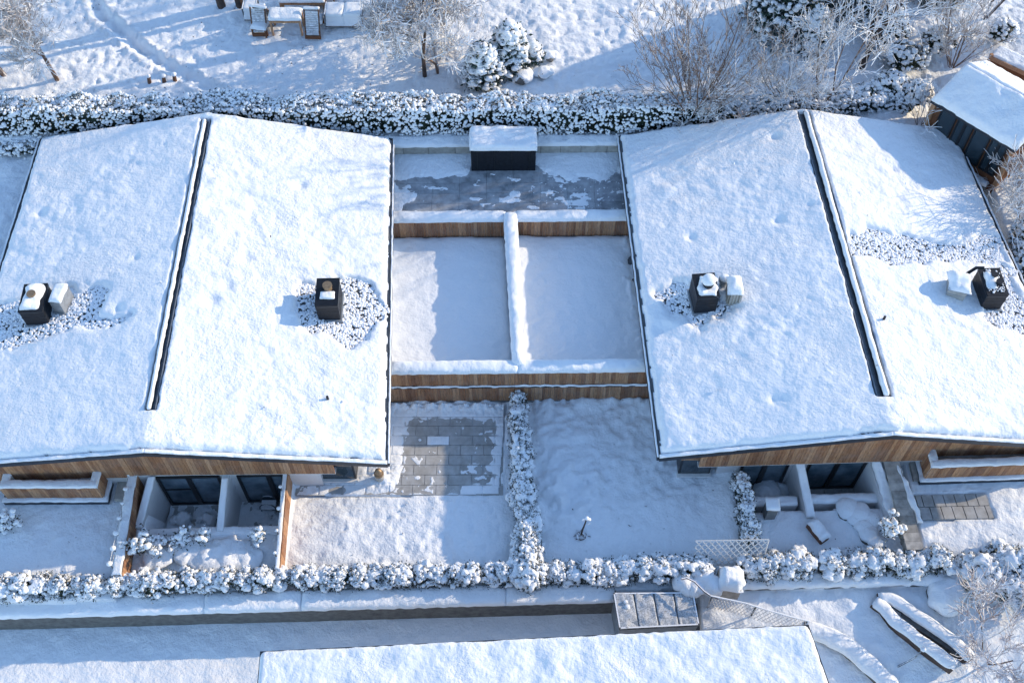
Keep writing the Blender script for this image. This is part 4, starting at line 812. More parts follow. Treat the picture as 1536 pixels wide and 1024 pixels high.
for i in range(4):
    s0,s1=i/4+.008,(i+1)/4-.008; q=[lerp(D,C,s0)[:2],lerp(D,C,s1)[:2],lerp(A,B,s1)[:2],lerp(A,B,s0)[:2]]; mb=MB(); mb.prism(q,z-.06,z-.01); 
    pn=T_.part('roof_panel',mb,'zinc')
    f=snowcap([(*(p+0),z-.012) for p in q],.028,.05,.03,.008,1.1,0,40+i,5,.0); T_.part('panel_snow',f,'thin_snow',pn)
fr=MB(); 
for p,q,n in ((D,C,1),(B,A,1),(A,D,1),(C,B,1)): bar(np.array([*p[:2],z+.035]),np.array([*q[:2],z+.035]),.045,.14,fr)
T_.part('rim',fr,'frosted_metal')
p=at(938,903,z); b=MB(); b.blobs([(p[0],p[1],z+.05),(p[0]+.05,p[1]-.16,z+.03)],[.08,.1],.6,2,.2,5); T_.part('snow_lump',b,'snow')
# dark gap, gate post and pillar
a=at(1052,930,-.6); mb=MB(); mb.box((6.05,12.05,-.95),(.3,1.4,.7)); single('step_recess','narrow dark stone step beside the bin shed','steps',mb,'dark_stone')
T_=Thing('stone_pillar','square stone pillar with a deep snow hat beside the trellis','pillar',(6.95,12.75,-.6)); c=at(1094,893,.1); 
mb=MB(); mb.box((c[0],c[1]+.38,.05),(.72,.72,1.0),-.12); T_.part('body',mb,'rough_block',bevel=.02); q=[(c[0]-.40,c[1]+.02,.55),(c[0]+.36,c[1]-.06,.55),(c[0]+.44,c[1]+.74,.55),(c[0]-.32,c[1]+.80,.55)]; T_.part('snow_hat',snowcap(q,.27,.05,.24,.08,.6,.03),'snow')
T_=Thing('snow_bank','heap of snow and bent branches at the corner behind the bin shed','snow heap',(5.9,13,0)); P=[];R=[]
for (u,v,r) in ((1025,872,.36),(1030,880,.28),(1055,868,.42),(1068,878,.4),(1045,880,.35)): p=at(u,v,.35); P.append(p);R.append(r)
b=MB(); b.blobs(P,R,.7,3,.22,3); T_.part('snow',b,'snow')
mb=MB(); pts=[at(u,v,.75) for u,v in ((1022,868),(1030,866),(1042,872),(1056,886),(1066,893),(1078,897))]; mb.tube(pts,.035,6); T_.part('branch',mb,'frosted_wood')
# sagging mesh fence
pts=[at(1066,893,.8),at(1090,898,.75),at(1118,904,.7),at(1150,914,.6),at(1185,924,.5),at(1214,931,.4)]; T_=Thing('mesh_fence','sagging frosted mesh fence running down from the stone pillar','fence',(*pts[0][:2],0))
mb=MB(); mb.tube(pts,.026,6); T_.part('top_rail',mb,'frost_twig'); A_=[];B_=[]
P=np.array(pts)
def alongp(t): i=min(int(t*(len(P)-1)),len(P)-2); return lerp(P[i],P[i+1],t*(len(P)-1)-i)
for i in range(26):
    t=i/26; a=alongp(t)
    for s in (-1,1):
        e=alongp(min(1,max(0,t+s*.10))).copy(); e[2]=a[2]-.75; e[1]-=.1; A_.append(a);B_.append(e)
mb=MB(); mb.segs(A_,B_,.012,.012); T_.part('mesh',mb,'frost_twig')
mb=MB(); 
for t in (.02,.5,.98): a=alongp(t); mb.tube([a,a-[0,0,1.0]],.03,6)
T_.part('posts',mb,'frosted_metal')
# trellis
z0=1.05; a=at(1043,811,z0+.2);b=at(1153,806,z0+.2); T_=Thing('trellis','white diamond lattice trellis leaning above the middle hedge','trellis',((a[0]+b[0])/2,a[1],.2))
A_=[];B_=[];L_=b[0]-a[0]; hz=1.15
def tp(s,t): return np.array([a[0]+L_*s*(1-.04*t)+.02*L_*t,a[1]+.05*s-.35*t,z0+.2-hz*t])
n=11
for i in range(-4,n):
    for sg in (1,-1):
        s0=i/n if sg==1 else (i+4)/n; s1=s0+sg*4/n; t0,t1=0,1
        def cl(s0,s1,t0,t1):
            for _ in range(2):
                if s0<0: t0=t0+(0-s0)/(s1-s0)*(t1-t0); s0=0
                if s0>1: t0=t0+(1-s0)/(s1-s0)*(t1-t0); s0=1
                if s1<0: t1=t0+(0-s0)/(s1-s0)*(t1-t0); s1=0
                if s1>1: t1=t0+(1-s0)/(s1-s0)*(t1-t0); s1=1
            return s0,s1,t0,t1
        if (s0<0 and s1<0) or (s0>1 and s1>1): continue
        s0_,s1_,t0_,t1_=cl(s0,s1,t0,t1); A_.append(tp(s0_,t0_)+[0,.012*sg,0]);B_.append(tp(s1_,t1_)+[0,.012*sg,0])
mb=MB(); mb.segs(A_,B_,.018,.018); T_.part('lattice',mb,'white_paint')
mb=MB(); mb.segs([tp(0,0),tp(1,0),tp(0,1)],[tp(1,0),tp(1,1),tp(1,1)],.022,.022); T_.part('frame',mb,'white_paint')
# bare planter box, plank bench, snow lumps in right bed
c=at(1153,779,.2); T_=Thing('planter_box','tall square grey planter with a flat snow top beside the small hedge','planter',(c[0],c[1]+.15,.1)); mb=MB(); mb.box((c[0],c[1]+.17,.55),(.36,.36,.95),.1); T_.part('box',mb,'concrete',bevel=.01)
T_.part('snow_top',snowcap([(c[0]-.22,c[1]-.03,1.03),(c[0]+.2,c[1]-.05,1.03),(c[0]+.22,c[1]+.37,1.03),(c[0]-.2,c[1]+.38,1.03)],.09,.05,.06,.01,.1),'snow_soft')
a=at(1212,783,.5)[:2];b=at(1234,812,.4)[:2]; T_=Thing('log_bench','short snow-topped log bench lying diagonally before the right court','bench',((a[0]+b[0])/2,(a[1]+b[1])/2,.1)); d=(b-a)/np.linalg.norm(b-a); n=np.array([-d[1],d[0]])
mb=MB(); mb.prism([a-n*.02,b-n*.02,b+n*.34,a+n*.34],.12,.46); T_.part('log',mb,'frosted_wood',bevel=.03); T_.part('snow_top',snowcap([(*(a-n*.04),.46),(*(b-n*.04),.46),(*(b+n*.36),.46),(*(a+n*.36),.46)],.17,.05,.15,.03,.3),'snow')
for lab,pts,zz in (('long snow-capped border stone curving beside the rose bush',[(1283,775,.3),(1296,787,.32),(1303,800,.32),(1313,812,.26)],.15),('low rounded snow-capped rock left of the rose bush',[(1272,762,.4),(1290,770,.42),(1305,778,.34)],.2)):
    P=[at(u,v,.3) for u,v,r in pts]; T_=Thing('rock',lab,'rock',(*P[0][:2],.1)); b=MB(); b.blobs([p-[0,.06,.16] for p in P],[r*1.0 for _,_,r in pts],.5,3,.15,3); T_.part('stone',b,'dark_stone'); b=MB(); b.blobs([p+[0,0,.02] for p in P],[r*1.02 for _,_,r in pts],.5,3,.12,3); T_.part('snow_cap',b,'snow')
# ------------------------------------------------------------------ foreground roof at the bottom
z=2.0; A=at(390,976,z);B=at(1213,936,z);C=at(1262,1075,z);D=at(378,1110,z)
T_=Thing('outbuilding','long flat-roofed outbuilding under even snow at the bottom edge','building',(1,9.5,-1.2))
mb=MB(); mb.prism([D[:2],C[:2],B[:2],A[:2]],z-.22,z-.01); T_.part('roof',mb,'edge_metal')
mb=MB(); mb.prism([D[:2]+[.3,0],C[:2]+[-.3,0],B[:2]+[-.3,-.3],A[:2]+[.3,-.3]],-1.3,z-.2); T_.part('wall',mb,'plaster')
T_.part('roof_snow',snowcap([(*(D[:2]+[.04,0]),z-.01),(*(C[:2]+[-.05,0]),z-.01),(*(B[:2]+[-.05,-.04]),z-.01),(*(A[:2]+[.04,-.04]),z-.01)],.26,.055,.16,.02,.16,.0,77,1.6),'snow_roof')
# ------------------------------------------------------------------ plants
def shrub_pts(c,r,n,zs=1.0,low=-.3):
    u=RS.randn(n,3); u/=np.linalg.norm(u,axis=1,keepdims=True); u=u[u[:,2]>low]; k=1+.18*vn(u[:,0]*2+c[0],u[:,1]*2+c[1],u[:,2]*2)
    return np.asarray(c)+u*np.asarray(r)*k[:,None],u
def foliage_parts(T,P,Nn,core,coreR,leafn=1,leaf=.06,rs=(.06,.12),cover=(.35,.95),mat='leaf',name='foliage',sub=2,parent=None,sq=.75,coresq=.85,amp=.28,out=-.05):
    """dark leaf tufts with snow clumps resting on the outside"""
    b=MB(); b.blobs(core,coreR,coresq,2,.2,3)
    nl=int(len(P)*leafn); i=RS.randint(0,len(P),nl); b.leaves(P[i]+RS.randn(nl,3)*.05+Nn[i]*out*(1-np.clip(Nn[i][:,2:3],0,1)),np.full(nl,leaf)); b.smooth=False
    o=T.part(name,b,mat,parent)
    k=RS.rand(len(P))<np.interp(Nn[:,2],[-.3,.9],cover); R=rs[0]+(rs[1]-rs[0])*RS.rand(k.sum())**1.3
    s=MB(); s.blobs(P[k]+np.array([0,0,.02])+Nn[k]*.01,R,sq,sub,amp,9); T.part('foliage_snow',s,'snow_soft',o); return o
def hedge_row(label,pts,hh,wd,z,dens,rs=(.05,.11),cover=(.3,1.0),leafn=2.4,leaf=.055,seed=0,lump=.0,name='hedge',sub=1):
    """continuous clipped hedge along a polyline"""
    pts=np.array([p[:2] for p in pts]); seg=np.linalg.norm(np.diff(pts,axis=0),axis=1); L=seg.sum(); T=Thing(name,label,'hedge',(*pts.mean(0),z))
    n=int(L*(wd+hh*2)*dens); s=RS.rand(n)*L; cs=np.concatenate([[0],np.cumsum(seg)]); i=np.clip(np.searchsorted(cs,s)-1,0,len(seg)-1); t=(s-cs[i])/seg[i]
    base=pts[i]+(pts[i+1]-pts[i])*t[:,None]; d=(pts[i+1]-pts[i])/seg[i][:,None]; nn=np.stack([-d[:,1],d[:,0]],1)
    per=RS.rand(n)*(wd+2*hh); lat=np.where(per<hh,-1,np.where(per>hh+wd,1,(per-hh)/wd*2-1)); hz=np.where(per<hh,per,np.where(per>hh+wd,wd+2*hh-per,hh))
    lm=1+.13*fbm(s*1.3,lat,0,2,seed)+lump*np.abs(np.sin(s*2.6))
    rr=sstep(hh*.55,hh,hz); lat2=lat*(1-.18*rr*(np.abs(lat)>.85)); 
    P=np.column_stack([base+nn*(lat2*wd/2*lm)[:,None],z+hz*lm+.08*fbm(s*3,lat*2,0,2,seed+2)])
    Nn=np.column_stack([nn*(lat*(np.abs(lat)>.8))[:,None],np.where(np.abs(lat)<.8,1,.15+.6*rr)]); Nn/=np.linalg.norm(Nn,axis=1,keepdims=True)+1e-6
    m=int(L/.28)+2; cc=[];
    for k in range(m):
        q=k/(m-1)*L; j=min(max(np.searchsorted(cs,q)-1,0),len(seg)-1); p=pts[j]+(pts[j+1]-pts[j])*((q-cs[j])/seg[j]); 
        for hz_ in np.arange(.15,max(.2,hh-.38),.3): cc.append((*p,z+hz_))
    b=MB(); b.blobs(cc,wd*.38,.7,2,.15,3)
    nl=int(n*leafn); i2=RS.randint(0,n,nl); b.leaves(P[i2]+RS.randn(nl,3)*.055-Nn[i2]*.04,np.full(nl,leaf)); b.smooth=False; o=T.part('foliage',b,'leaf')
    k=RS.rand(n)<np.interp(Nn[:,2],[0,1],cover); R=rs[0]+(rs[1]-rs[0])*RS.rand(k.sum())**1.5
    sN=MB(); sN.blobs(P[k]+Nn[k]*.015,R,.8,sub if sub else 1,.3,6); T.part('foliage_snow',sN,'snow_soft',o); return T
hb=[at(-40,180,2.4),at(0,190,2.4),at(300,185,2.4),at(600,185,2.4),at(1000,182,2.4)]; hb=[(p[0],31.5 if i>1 else 31.45) for i,p in enumerate(hb)]
hedge_row('tall clipped hedge dusted with snow running behind the left roof and dark terrace',[(-24,31.35),(-14,31.5),(-4,31.55),(4,31.6),(7.9,31.75)],1.25,1.15,2.35,120,(.035,.085),(.60,1.0),1.8,.045,3,.0,sub=1)
hedge_row('low snow-laden hedge behind the right roof, beyond the fan-shaped shrub',[(8.2,31.9),(11.5,32.3),(16,32.6)],.7,.9,2.35,90,(.05,.10),(.6,.98),2.0,.05,5,sub=1)
hedge_row('short low hedge at the far left behind the neighbouring terrace',[(-24,30.45),(-18.6,30.5)],.5,.5,1.9,95,(.05,.1),(.5,.95),2.2,.05,6)
def bushes(label,items,name='hedge',single_=False,hgt=.75):
    """hedge made of round bushes; every bush a part"""
    T=Thing(name,label,'hedge' if not single_ else 'shrub',(items[0][0],items[0][1],items[0][2]))
    for (x,y,z,r,h) in items:
        P,Nn=shrub_pts((x,y,z+h*.55),(r,r,h*.52),int(170*r/.45),low=-.55); 
        core=[(x,y,z+h*.42)]; o=foliage_parts(T,P,Nn,core,[min(r,h*.6)*.76],9,.036,(.035,.085),(.34,.95),'leaf','bush',1,sq=.75,amp=.35,out=.03)
        tp=P[Nn[:,2]>-.02]; k=tp[RS.randint(0,len(tp),22)]+RS.randn(22,3)*.03; s=MB(); s.blobs(np.vstack([k-[0,0,.04],[[x,y,z+h*.90]]]),np.array(list(.07+.16*RS.rand(22)**1.5)+[.26])*r/.45,.52,3,.42,8.0); T.part('snow_crown',s,'snow',o)
    return T
def rowpts(u0,v0,u1,v1,n,r,h,z=0,j=.05):
    out=[]
    for i in range(n):
        t=(i+.5)/n; p=at(lerp(u0,u1,t),lerp(v0,v1,t),z+.3); out.append((p[0]+RS.randn()*j,p[1]+RS.randn()*j*.8,z,r*(.85+.3*RS.rand()),h*(.85+.3*RS.rand())))
    return out
bushes('long row of round snow-heaped bushes along the wall, left of the middle hedge',rowpts(-60,886,408,868,17,.34,.62,.15)+rowpts(408,868,768,862,15,.33,.62,0))
bushes('row of round snow-heaped bushes between the middle hedge and the trellis',rowpts(795,863,1060,852,10,.36,.66,0))
bushes('short clump of snow-heaped bushes right of the stone pillar',rowpts(1112,852,1212,846,5,.38,.64,0))
bushes('single round snow-heaped bush standing between two gaps in the right hedge',[(*at(1248,846,.3)[:2],0,.40,.72)],'shrub',True)
bushes('row of round snow-heaped bushes below the rose bush and block wall',rowpts(1274,843,1415,843,7,.37,.66,0))
bushes('straggling group of snow-buried bushes at the right edge by the garden wall',[(*at(u,v,.4)[:2],-.05,r,h) for u,v,r,h in ((1455,845,.42,.7),(1480,860,.5,.9),(1500,842,.55,.9),(1527,850,.6,1.0),(1470,872,.35,.6),(1515,880,.5,.8),(1535,895,.5,.9),(1545,870,.5,.9))])
# middle dividing hedge
hm=[at(775,604,.3),at(781,660,.3),at(786,740,.3),at(790,800,.3),at(792,868,.3)]
its=[]
for i in range(19):
    t=i/18*4; k=min(int(t),3); p=lerp(hm[k],hm[k+1],t-k); its.append((p[0]+RS.randn()*.04,p[1],0,lerp(.25,.42,i/18)*(.92+.2*RS.rand()),lerp(.75,.85,i/18)*(.9+.2*RS.rand())))
bushes('narrow snow-laden hedge running from the timber wall to the front between the two gardens',its)
its=[]
for i in range(8):
    p=at(lerp(1113,1128,i/7),lerp(722,806,i/7),.6); its.append((p[0]-.05+RS.randn()*.03,p[1],0,.22+.04*RS.rand(),.95+.1*RS.rand()))
bushes('short narrow snowy hedge left of the planter box and right court',its)
# ragged shrubs in the left bed
def ragged(label,c,n,spread,h,name='shrub',mat='leaf'):
    T=Thing(name,label,'shrub',c); st=MB(); A_=[];B_=[];tips=[]
    for i in range(n):
        a=RS.rand()*2*PI; e=np.array(c)+[spread*math.cos(a)*RS.rand(),spread*.6*math.sin(a)*RS.rand(),h*(.5+.5*RS.rand())]; m=lerp(np.array(c),e,.5)+RS.randn(3)*.05; A_+= [c,m];B_+=[m,e]; tips+=[e,lerp(m,e,.4)]
    st.segs(A_,B_,.018,.012); T.part('stems',st,'dark_bark'); tips=np.array(tips)
    b=MB(); q=np.repeat(tips,14,0)+RS.randn(len(tips)*14,3)*.10; b.leaves(q,np.full(len(q),.05)); o=T.part('foliage',b,mat)
    s=MB(); q=np.repeat(tips,5,0)+RS.randn(len(tips)*5,3)*.075+[0,0,.05]; s.blobs(q,.03+.065*RS.rand(len(q)),.7,2,.35,10); T.part('foliage_snow',s,'snow_soft',o)
ragged('large ragged snowy shrub at the left corner of the sunken court bed',at(222,822,.3),16,.85,.75)
ragged('low ragged shrub spilling over the kerb, just right of the large ragged one',at(262,815,.3),7,.6,.4)
ragged('upright snow-tipped sprig before the kerb, left one of the pair',at(283,808,.25),4,.16,.65)
ragged('upright snow-tipped sprig before the kerb, right one of the pair',at(311,812,.25),5,.22,.6)
ragged('round snow-tipped sprig beside the fence at the right end of the bed',at(390,812,.25),7,.25,.65)
ragged('forked rose bush with two snowy heads before the block wall',at(1328,806,.2),11,.55,1.2)
ragged('low snowy shrub at the foot of the left balcony',at(10,790,.45),14,.8,.6)
b=MB(); P=[at(u,v,.25) for u,v in ((285,826),(310,832),(335,828),(362,832),(322,842),(348,842),(379,838),(298,838),(238,836))]; b.blobs(P,[.5,.5,.62,.5,.5,.5,.36,.42,.45],.34,4,.30,2.8); single('snow_mound','lumpy snow mound over a flower bed in front of the sunken court','snow mound',b,'snow')
# garden torch, stake sapling, left garden details
c=at(570,718,.05); T_=Thing('garden_torch','small brass and black lantern standing in snow at the roof corner','lantern',(c[0],c[1],0)); mb=MB(); mb.tube([(c[0],c[1],0),(c[0],c[1],.06)],.15,16); mb.tube([(c[0],c[1],.05),(c[0],c[1],.36),(c[0],c[1],.42)],[.15,.16,.12],16); T_.part('body',mb,'beige_metal')
mb=MB(); mb.tube([(c[0],c[1],.42),(c[0],c[1],.50)],[.17,.16],16); mb.tube([(c[0],c[1],.50),(c[0],c[1],.66),(c[0],c[1],.74)],[.14,.11,.03],16); T_.part('hood',mb,'brass')
c=at(871,804,0); T_=Thing('sapling','small staked sapling with a snow tuft in the right-hand garden','sapling',(c[0],c[1],0)); mb=MB(); mb.tube([c,c+[.04,0,.6],c+[.10,0,1.1],c+[.12,0,1.35]],[.035,.03,.025,.02],6); T_.part('stem',mb,'dark_bark')
b=MB(); b.blobs([c+[.12,0,1.4],c+[.02,0,1.25],c+[.2,0,1.3],c+[.22,0,1.0]],[.07,.05,.06,.04],.8,2,.35,9); T_.part('snow_tuft',b,'frost_twig')
b=MB(); b.blobs([c+[0,0,.02]],.16,.7,2,.2,4); b.leaves(np.array(c)+RS.randn(40,3)*[.09,.09,.05]+[0,0,.1],np.full(40,.08)); T_.part('root_collar',b,'dark_bark')
# bottom-right: trough, snow-covered wall, boulder, stake
def ridge_path(px,z,wd,T,label,name,cat,ht=.5,sq=.9,mat='dark_stone'):
    P=[at(u,v,z) for u,v in px]; Th=Thing(name,label,cat,(*P[0][:2],z-ht)); body=MB(); sn=MB(); n=len(P); pts=np.array(P)
    tn=np.gradient(pts,axis=0)[:,:2]; tn/=np.linalg.norm(tn,axis=1,keepdims=True); nr=np.stack([-tn[:,1],tn[:,0]],1)
    for i in range(n-1):
        a,b=pts[i],pts[i+1]; q=[a[:2]-nr[i]*wd/2,b[:2]-nr[i+1]*wd/2,b[:2]+nr[i+1]*wd/2,a[:2]+nr[i]*wd/2]; body.prism(q,z-ht,z)
    # snow roll
    m=int(np.linalg.norm(np.diff(pts,axis=0),axis=1).sum()/.06); tt=np.linspace(0,n-1,m); ii=np.clip(tt.astype(int),0,n-2); f=(tt-ii)[:,None]; f2=f*f*(3-2*f)
    C=pts[ii]*(1-f)+pts[ii+1]*f; NR=nr[ii]*(1-f)+nr[ii+1]*f; an=np.linspace(0,PI,13); A_,_=np.meshgrid(an,tt); 
    k=1+.10*fbm(C[:,0:1]*2.5+0*A_,C[:,1:2]*2.5+A_,0,3,5); endp=np.sqrt(np.clip(1-(1-np.clip(np.minimum(tt,n-1-tt)/.25,0,1))**2,.02,1))[:,None]
    off=np.cos(A_)*wd*.60*k*endp; X=C[:,0:1]+NR[:,0:1]*off; Y=C[:,1:2]+NR[:,1:2]*off; Z=z-.03+np.sin(A_)**.8*T*k*endp
    sn.grid(X,Y,Z); sn.smooth=True; Th.part('body',body,mat); Th.part('snow_cap',sn,'snow'); return Th
GZ=-.45
ridge_path([(1205,942),(1232,950),(1262,962),(1285,980),(1310,1002),(1345,1035)],-.25,.50,.20,'curved snow-covered garden wall beside the outbuilding roof','garden_wall','wall',.5)
Tt_=ridge_path([(1312,900),(1328,912),(1342,930),(1372,953),(1402,976),(1434,998)],.02,.36,.15,'snow-covered log trough lying diagonally in the lower right garden','trough','trough',.40,mat='dark_bark')
def extra_roll(T,px,z,wd,Tk,ht,mat):
    P=[at(u,v,z) for u,v in px]; pts=np.array(P); n=len(P); tn=np.gradient(pts,axis=0)[:,:2]; tn/=np.linalg.norm(tn,axis=1,keepdims=True); nr=np.stack([-tn[:,1],tn[:,0]],1); body=MB()
    for i in range(n-1):
        a,b=pts[i],pts[i+1]; body.prism([a[:2]-nr[i]*wd/2,b[:2]-nr[i+1]*wd/2,b[:2]+nr[i+1]*wd/2,a[:2]+nr[i]*wd/2],z-ht,z)
    o=T.part('side_log',body,mat); m=60; tt=np.linspace(0,n-1,m); ii=np.clip(tt.astype(int),0,n-2); f=(tt-ii)[:,None]; C=pts[ii]*(1-f)+pts[ii+1]*f; NR=nr[ii]*(1-f)+nr[ii+1]*f; an=np.linspace(0,PI,11); A_,_=np.meshgrid(an,tt); k=1+.12*fbm(C[:,0:1]*2.5+0*A_,C[:,1:2]*2.5+A_,0,3,8); endp=np.sqrt(np.clip(1-(1-np.clip(np.minimum(tt,n-1-tt)/.25,0,1))**2,.02,1))[:,None]
    off=np.cos(A_)*wd*.6*k*endp; s=MB(); s.grid(C[:,0:1]+NR[:,0:1]*off,C[:,1:2]+NR[:,1:2]*off,z-.03+np.sin(A_)**.8*Tk*k*endp); s.smooth=True; T.part('side_snow',s,'snow',o)
extra_roll(Tt_,[(1318,896),(1334,896),(1350,904),(1366,916),(1388,931),(1416,950),(1444,972),(1457,988)],-.02,.34,.17,.35,'dark_bark')
mb=MB(); a=at(1350,925,-.1)[:2]; b=at(1440,982,-.1)[:2]; d=(b-a)/np.linalg.norm(b-a); n=np.array([-d[1],d[0]]); mb.prism([a-n*.02,b-n*.02,b+n*.20,a+n*.20],-.5,-.12); Tt_.part('trough_floor',mb,'dark_stone')
c=at(1416,893,-.1); T_=Thing('boulder','big boulder under smooth snow beside the lower right wall','boulder',(c[0],c[1],-.3)); b=MB(); b.blobs([(c[0],c[1],-.12)],.60,.55,3,.18,1.6); T_.part('stone',b,'dark_stone'); b=MB(); b.blobs([(c[0],c[1]+.02,.0)],.66,.50,4,.2,1.6); T_.part('snow_cap',b,'snow')
a=at(1345,1000,-.5);b=at(1372,986,-.1);c=at(1385,973,.2); T_=Thing('stake','thin bent stake with a snowy tip in the lower right garden','stake',tuple(a)); mb=MB(); mb.tube([a,b,c],[.03,.025,.02],6); T_.part('rod',mb,'frosted_metal'); bb=MB(); bb.blobs([c],.10,.6,2,.2,5); T_.part('snow_tip',bb,'snow')
# ------------------------------------------------------------------ bare trees
def grow_tree(name,label,base,h,spread,nst=1,lev=4,tr=.10,lean=(0,0),twig='frost_twig',bark='bark',up=.35,kids=4,seed=1,rmin=.011,trunkfrac=.28,cat='tree',wander=.22,dens=1.0,l0=.62,group=None,blobs=0.):
    rs=np.random.RandomState(seed); base=np.asarray(base,float); tk=[[],[],[],[]]; tw=[[],[],[],[]]; ends=[]
    def branch(p,d,L,r,lv):
        n=3 if lv<lev else 2; q=p; dd=d; pos=[]
        for i in range(n):
            dd=dd+rs.randn(3)*wander*(.6 if lv==0 else 1)+np.array([0,0,up*.25]); dd/=np.linalg.norm(dd); e=q+dd*L/n; r0=r*(1-.55*i/n); r1=r*(1-.55*(i+1)/n)
            S=tk if lv==0 or (lv==1 and nst==1) else tw; S[0].append(q);S[1].append(e);S[2].append(max(r0,rmin));S[3].append(max(r1,rmin*.8)); pos.append((q,e,dd,r1)); q=e
        if lv>=lev: ends.append(q); return
        k=max(2,int(round(kids*dens*(1.25 if lv>=1 else 1))))
        for j in range(k):
            t=(.35 if lv>0 else trunkfrac)+(1-(.35 if lv>0 else trunkfrac))*(j+rs.rand()*.6)/k; t=min(t,.98); i=min(int(t*n),n-1); a,b,dx,rr=pos[i]; P=a+(b-a)*(t*n-i)
            v=np.cross(dx,rs.randn(3)); v/=np.linalg.norm(v)+1e-6; an=spread*(.55+.6*rs.rand()); nd=dx*math.cos(an)+v*math.sin(an)+np.array([0,0,up*.3]); nd/=np.linalg.norm(nd); branch(P,nd,L*l0*(.7+.5*rs.rand()),r*.52,lv+1)
    for s in range(nst):
        a=2*PI*(s+rs.rand()*.6)/nst; k=(0 if nst==1 else spread*(.25+.75*rs.rand())); d=np.array([math.cos(a)*k+lean[0],math.sin(a)*k+lean[1],1.]); d/=np.linalg.norm(d)
        off=np.array([math.cos(a),math.sin(a),0])*(.0 if nst==1 else .12*rs.rand()+.03); branch(base+off-[0,0,.1],d,h*(.75+.35*rs.rand()) if nst>1 else h*.75,tr*(1 if nst==1 else .6+.6*rs.rand()),0)
    T=Thing(name,label,cat,tuple(base),group); m=MB(); m.segs(tk[0],tk[1],tk[2],tk[3],6 if nst==1 else 5); T.part('trunk' if nst==1 else 'stems',m,bark)
    if tw[0]: m=MB(); m.segs(tw[0],tw[1],tw[2],tw[3],3 if len(tw[0])>1500 else 4); T.part('crown',m,twig)
    if 0:
        E_=np.array(ends); E_=E_[rs.rand(len(E_))<blobs]; s=MB(); s.blobs(E_,.03+.03*rs.rand(len(E_)),.8,1,.25,8); T.part('crown_snow',s,'snow_soft')
    return T
RG=2.5
def gp(u,v): 
    p=at(u,v,RG+.1); return np.array([p[0],p[1],RG-.05+.05*max(0,p[1]-31)])
grow_tree('bare_tree','small bare tree with a pale brown trunk at the upper left',gp(85,118),3.7,.9,1,4,.09,(-.05,.0),kids=6,seed=3,trunkfrac=.42,rmin=.013,blobs=.2)
grow_tree('bare_tree','frosted bare tree cut by the left edge, brown trunk stump showing',gp(6,112),3.6,.9,1,4,.12,(-.1,.0),kids=5,seed=8,trunkfrac=.4,rmin=.014,blobs=.3)
grow_tree('bare_tree','frosted bare tree in the top left corner behind the others',gp(30,66),3.4,.9,1,4,.13,(.0,.0),kids=5,seed=18,trunkfrac=.45,rmin=.016,blobs=.5)
grow_tree('frosted_tree','wide frosted bare tree with drooping twigs left of the snowy pines',gp(637,112),4.3,1.05,1,4,.10,(.05,0),kids=6,seed=5,up=.02,trunkfrac=.32,rmin=.018,wander=.3,bark='dark_bark',blobs=.25)
grow_tree('frosted_tree','smaller forked frosted tree just right of the wide drooping one',gp(657,105),2.9,.8,2,4,.07,(.22,0),kids=4,seed=15,up=.15,rmin=.014,wander=.28,blobs=.25)
grow_tree('frosted_shrub','big fan-shaped frosted shrub of many stems behind the right roof',gp(1040,172),4.6,.85,26,3,.032,(0,0),'brown_twig','bark',.45,4,seed=21,cat='shrub',rmin=.009,wander=.10,l0=.40,trunkfrac=.2)
grow_tree('frosted_shrub','low spreading frosted shrub at the foot of the fan-shaped one',gp(1045,178),1.8,1.35,10,3,.032,(0,0),'frost_twig','frost_twig',.15,4,seed=22,cat='shrub',rmin=.012,wander=.22,l0=.45)
grow_tree('bare_tree','slim bare tree directly behind the ridge end of the right roof',gp(1232,158),4.0,.75,3,3,.06,(0,0),'frost_twig','bark',.35,5,seed=31,rmin=.013,wander=.2,l0=.5,blobs=.15)
grow_tree('bare_tree','dark-trunked leaning bare tree right of the slim one',gp(1292,100),4.8,.85,1,4,.14,(.12,0),'frost_twig','dark_bark',.2,4,seed=34,rmin=.020,wander=.24,trunkfrac=.35,blobs=.15)
grow_tree('frosted_shrub','fan of frosted reddish stems left of the cabin roof',gp(1428,98),2.9,.7,13,3,.03,(-.12,.05),'frost_twig','bark',.4,4,seed=41,cat='shrub',rmin=.013,wander=.14,l0=.45)
grow_tree('bare_tree','bare tree at the top edge between the spruce and the cabin',gp(1352,40),3.6,.8,2,3,.07,(0,0),'frost_twig','dark_bark',.3,5,seed=44,rmin=.014,blobs=.3)
grow_tree('bare_tree','bare tree in the top right corner above the cabin',gp(1475,30),3.6,.85,2,3,.07,(0,0),'frost_twig','dark_bark',.3,5,seed=47,rmin=.014,blobs=.3)
grow_tree('frosted_shrub','thin frosted saplings in front of the cabin corner',gp(1380,185),1.5,.6,6,2,.022,(0,0),'frost_twig','bark',.3,3,seed=49,cat='shrub',rmin=.011)
grow_tree('frosted_shrub','loose frosted shrub in front of the small hedge behind the right roof',gp(1180,150),2.2,.8,9,3,.03,(0,0),'frost_twig','bark',.3,4,seed=51,cat='shrub',rmin=.011)
p=at(1483,985,-.3); grow_tree('frosted_tree','small pinkish frosted tree in the bottom right corner',(p[0],p[1],-.55),2.5,.9,2,3,.04,(0,0),'pink_twig','bark',.25,6,seed=61,rmin=.011,wander=.25,blobs=.3)
p=at(1520,330,1.9); grow_tree('frosted_shrub','frosted shrub beside the right edge of the roof, upper one',(p[0]+.3,p[1],1.8),2.0,.9,10,3,.03,(0,0),'frost_twig','bark',.3,4,seed=63,cat='shrub',rmin=.012,blobs=.5)
